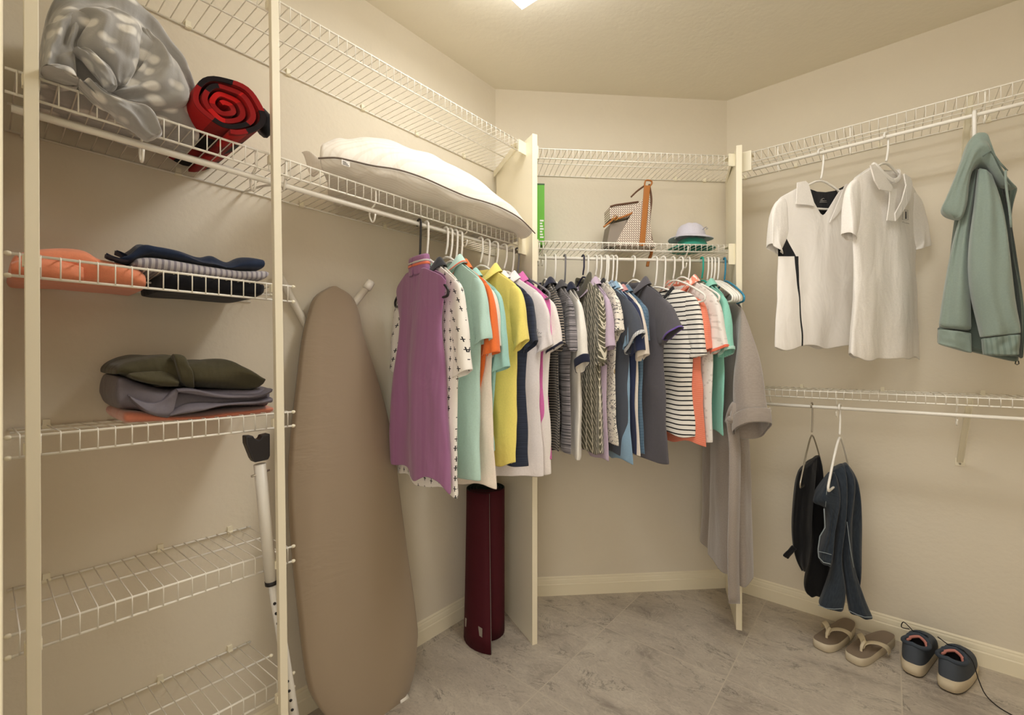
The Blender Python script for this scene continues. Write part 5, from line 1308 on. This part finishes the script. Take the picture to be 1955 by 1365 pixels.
e0 = .17
aD2 = PI/4; bgb = diag(.55, e0, 1.645); base_d = (bgb.x, bgb.y)
bag = thing('handbag', 'cream monogram handbag with tan leather strap on the diagonal shelf', 'handbag', bgb, aD2)
f7 = lambda x, y: (1000+x/4.073, 250+y/4.073)
def p_mono(nt, sx, uv, col):
    mp = N(nt, 'ShaderNodeMapping'); mp.inputs['Rotation'].default_value = (0, 0, PI/4); mp.inputs['Scale'].default_value = (95, 95, 1); nt.links.new(uv, mp.inputs[0])
    ck = N(nt, 'ShaderNodeTexBrick'); ck.inputs['Scale'].default_value = 1.0; ck.inputs['Mortar Size'].default_value = .12; ck.inputs['Row Height'].default_value = .7; ck.inputs['Brick Width'].default_value = 1.3
    nt.links.new(mp.outputs[0], ck.inputs['Vector']); return mixc(nt, ck.outputs['Fac'], col, srgb('#6b4c40'))
canvas = cloth('monogram canvas', '#e6dccb', p_mono, rough=.6, sheen=0, wr=.1); tan = plain('tan leather', '#a8692c', .5, .4); dkl = plain('dark brown leather', '#5b3a22', .5, .4); shade_grey = plain('shaded side grey', '#8f8478', .8)
def solid_poly(name, m, pts, v0, v1, parent, rows=None):
    P = [on_plane(base_d, aD2, *f7(*p)) for p in pts]; mb = MB(); n_ = len(P)
    vs = [Vector((u, v0, max(0.002, z-1.645))) for u, z in P]+[Vector((u, v1, max(0.002, z-1.645))) for u, z in P]
    uvs = [(v.x+1, v.z) for v in vs]
    mb.add(vs, [tuple(range(n_)), tuple(range(n_, 2*n_))[::-1]]+[(i, (i+1) % n_, n_+(i+1) % n_, n_+i) for i in range(n_)], uvs)
    return mb.build(name, m, parent, smooth=False, bevel=.002)
solid_poly('body', canvas, [(895, 560), (860, 590), (800, 690), (745, 790), (700, 880), (690, 925), (1000, 925), (965, 870), (950, 740), (955, 620), (945, 520)], -.05, .06, bag)
solid_poly('side_gusset', shade_grey, [(655, 740), (785, 708), (745, 800), (705, 925), (625, 925), (640, 830)], -.035, .055, bag)  # shaded side of the bag, its shade put into the grey colour
solid_poly('folded_flap', canvas, [(650, 612), (865, 578), (845, 650), (790, 690), (720, 700), (652, 705)], -.04, .05, bag)
solid_poly('front_strap', tan, [(900, 460), (948, 460), (930, 620), (918, 760), (905, 920), (862, 920), (878, 760), (890, 600)], -.058, -.05, bag)
for pts, m_ in (([(648, 606), (690, 594), (866, 570), (866, 582), (690, 606), (652, 618)], dkl), ([(655, 706), (720, 694), (825, 652), (830, 664), (722, 708), (660, 718)], tan)):
    solid_poly('leather_trim', m_, pts, -.046, -.038, bag)
def btube(name, pts, r, m_, v, closed=False):
    P = [on_plane(base_d, aD2, *f7(*p)) for p in pts]; mb = MB(); mb.tube(smooth_line([Vector((u, v, z-1.645)) for u, z in P], 24), r, 6); return mb.build(name, m_, bag)
btube('handle', [(940, 470), (958, 445), (952, 425), (915, 422), (905, 445), (905, 470)], .0038, tan, -.055)
btube('handle', [(908, 458), (850, 500), (803, 545)], .0042, dkl, -.052)
btube('handle', [(945, 445), (962, 560), (950, 680), (946, 770), (965, 870)], .0045, dkl, -.045)
btube('handle', [(700, 690), (660, 722), (622, 752), (596, 772)], .0042, tan, -.05)
btube('tassel', [(985, 900), (1000, 940), (975, 1010), (968, 1050)], .007, tan, .01)
mb = MB(); u, z = on_plane(base_d, aD2, *f7(682, 705)); mb.tube([Vector((u+.011*math.cos(k), -.056, z-1.645+.011*math.sin(k))) for k in [i*PI/6 for i in range(12)]], .0018, 6, closed=True); mb.build('buckle', plain('brass', '#b08a4a', .3, .5, .9), bag)

def hat(name, lab, s, e, z0, m, m2, scale, crown, brimw, wav, rot):
    c = diag(s, e, z0); t = thing(name, lab, 'hat', c, rot, None)
    P = []; n = 40
    prof = [(0.001, crown), (.035, crown-.001), (.06, crown-.008), (.075, crown*.72), (.084, crown*.38), (.088, crown*.2)]
    for r, z in prof: P.append([Vector((r*scale*1.12*math.cos(2*PI*i/n), r*scale*math.sin(2*PI*i/n), z+.004*ns(math.cos(2*PI*i/n)*2, math.sin(2*PI*i/n)*2, z*30))) for i in range(n)])
    mb = MB(); mb.grid(P, closed=True); mb.build('crown', m, t, solid=.002, subsurf=1)
    P = []
    for k in range(6):
        q = k/5; r = (.088+brimw*q)*scale
        P.append([Vector((r*1.15*math.cos(2*PI*i/n), r*math.sin(2*PI*i/n), crown*.2*(1-q)+.004+wav*q*math.sin(2*PI*i/n*2+1)+wav*q)) for i in range(n)])
    mb = MB(); mb.grid(P, closed=True); o = mb.build('brim', m, t, solid=.003, subsurf=1); o.data.materials.append(m2); o.modifiers[0].material_offset = 1; o.modifiers[0].offset = 1
    mb = MB(); mb.tube([p+Vector((0, 0, .001)) for p in P[-1]], .002, 5, closed=True); mb.build('brim_edge', m2, t)
    return t
tealc = cloth('teal cotton', '#2f9c84'); blackb = cloth('black lining', '#2a3530'); lavc = cloth('pale lavender cotton', '#c9c6d2')
hat('sun_hat', 'teal sun hat at the bottom of the two stacked hats', .905, .15, 1.648, tealc, tealc, .74, .06, .036, .002, PI/4)
h2 = hat('sun_hat', 'pale lavender sun hat lying on top of the teal one', .900, .15, 1.690, lavc, lavc, .70, .082, .036, .004, PI/4)
mb = MB(); mb.tube([Vector((.03+.012*math.cos(k*1.3), -.068-.002*k, .042+.008*math.sin(k*1.9))) for k in range(7)], .001, 5); mb.build('embroidery', plain('grey thread', '#8e8d9c', .8), h2)

for o in bpy.data.objects:
    if '_z' in o: del o['_z']
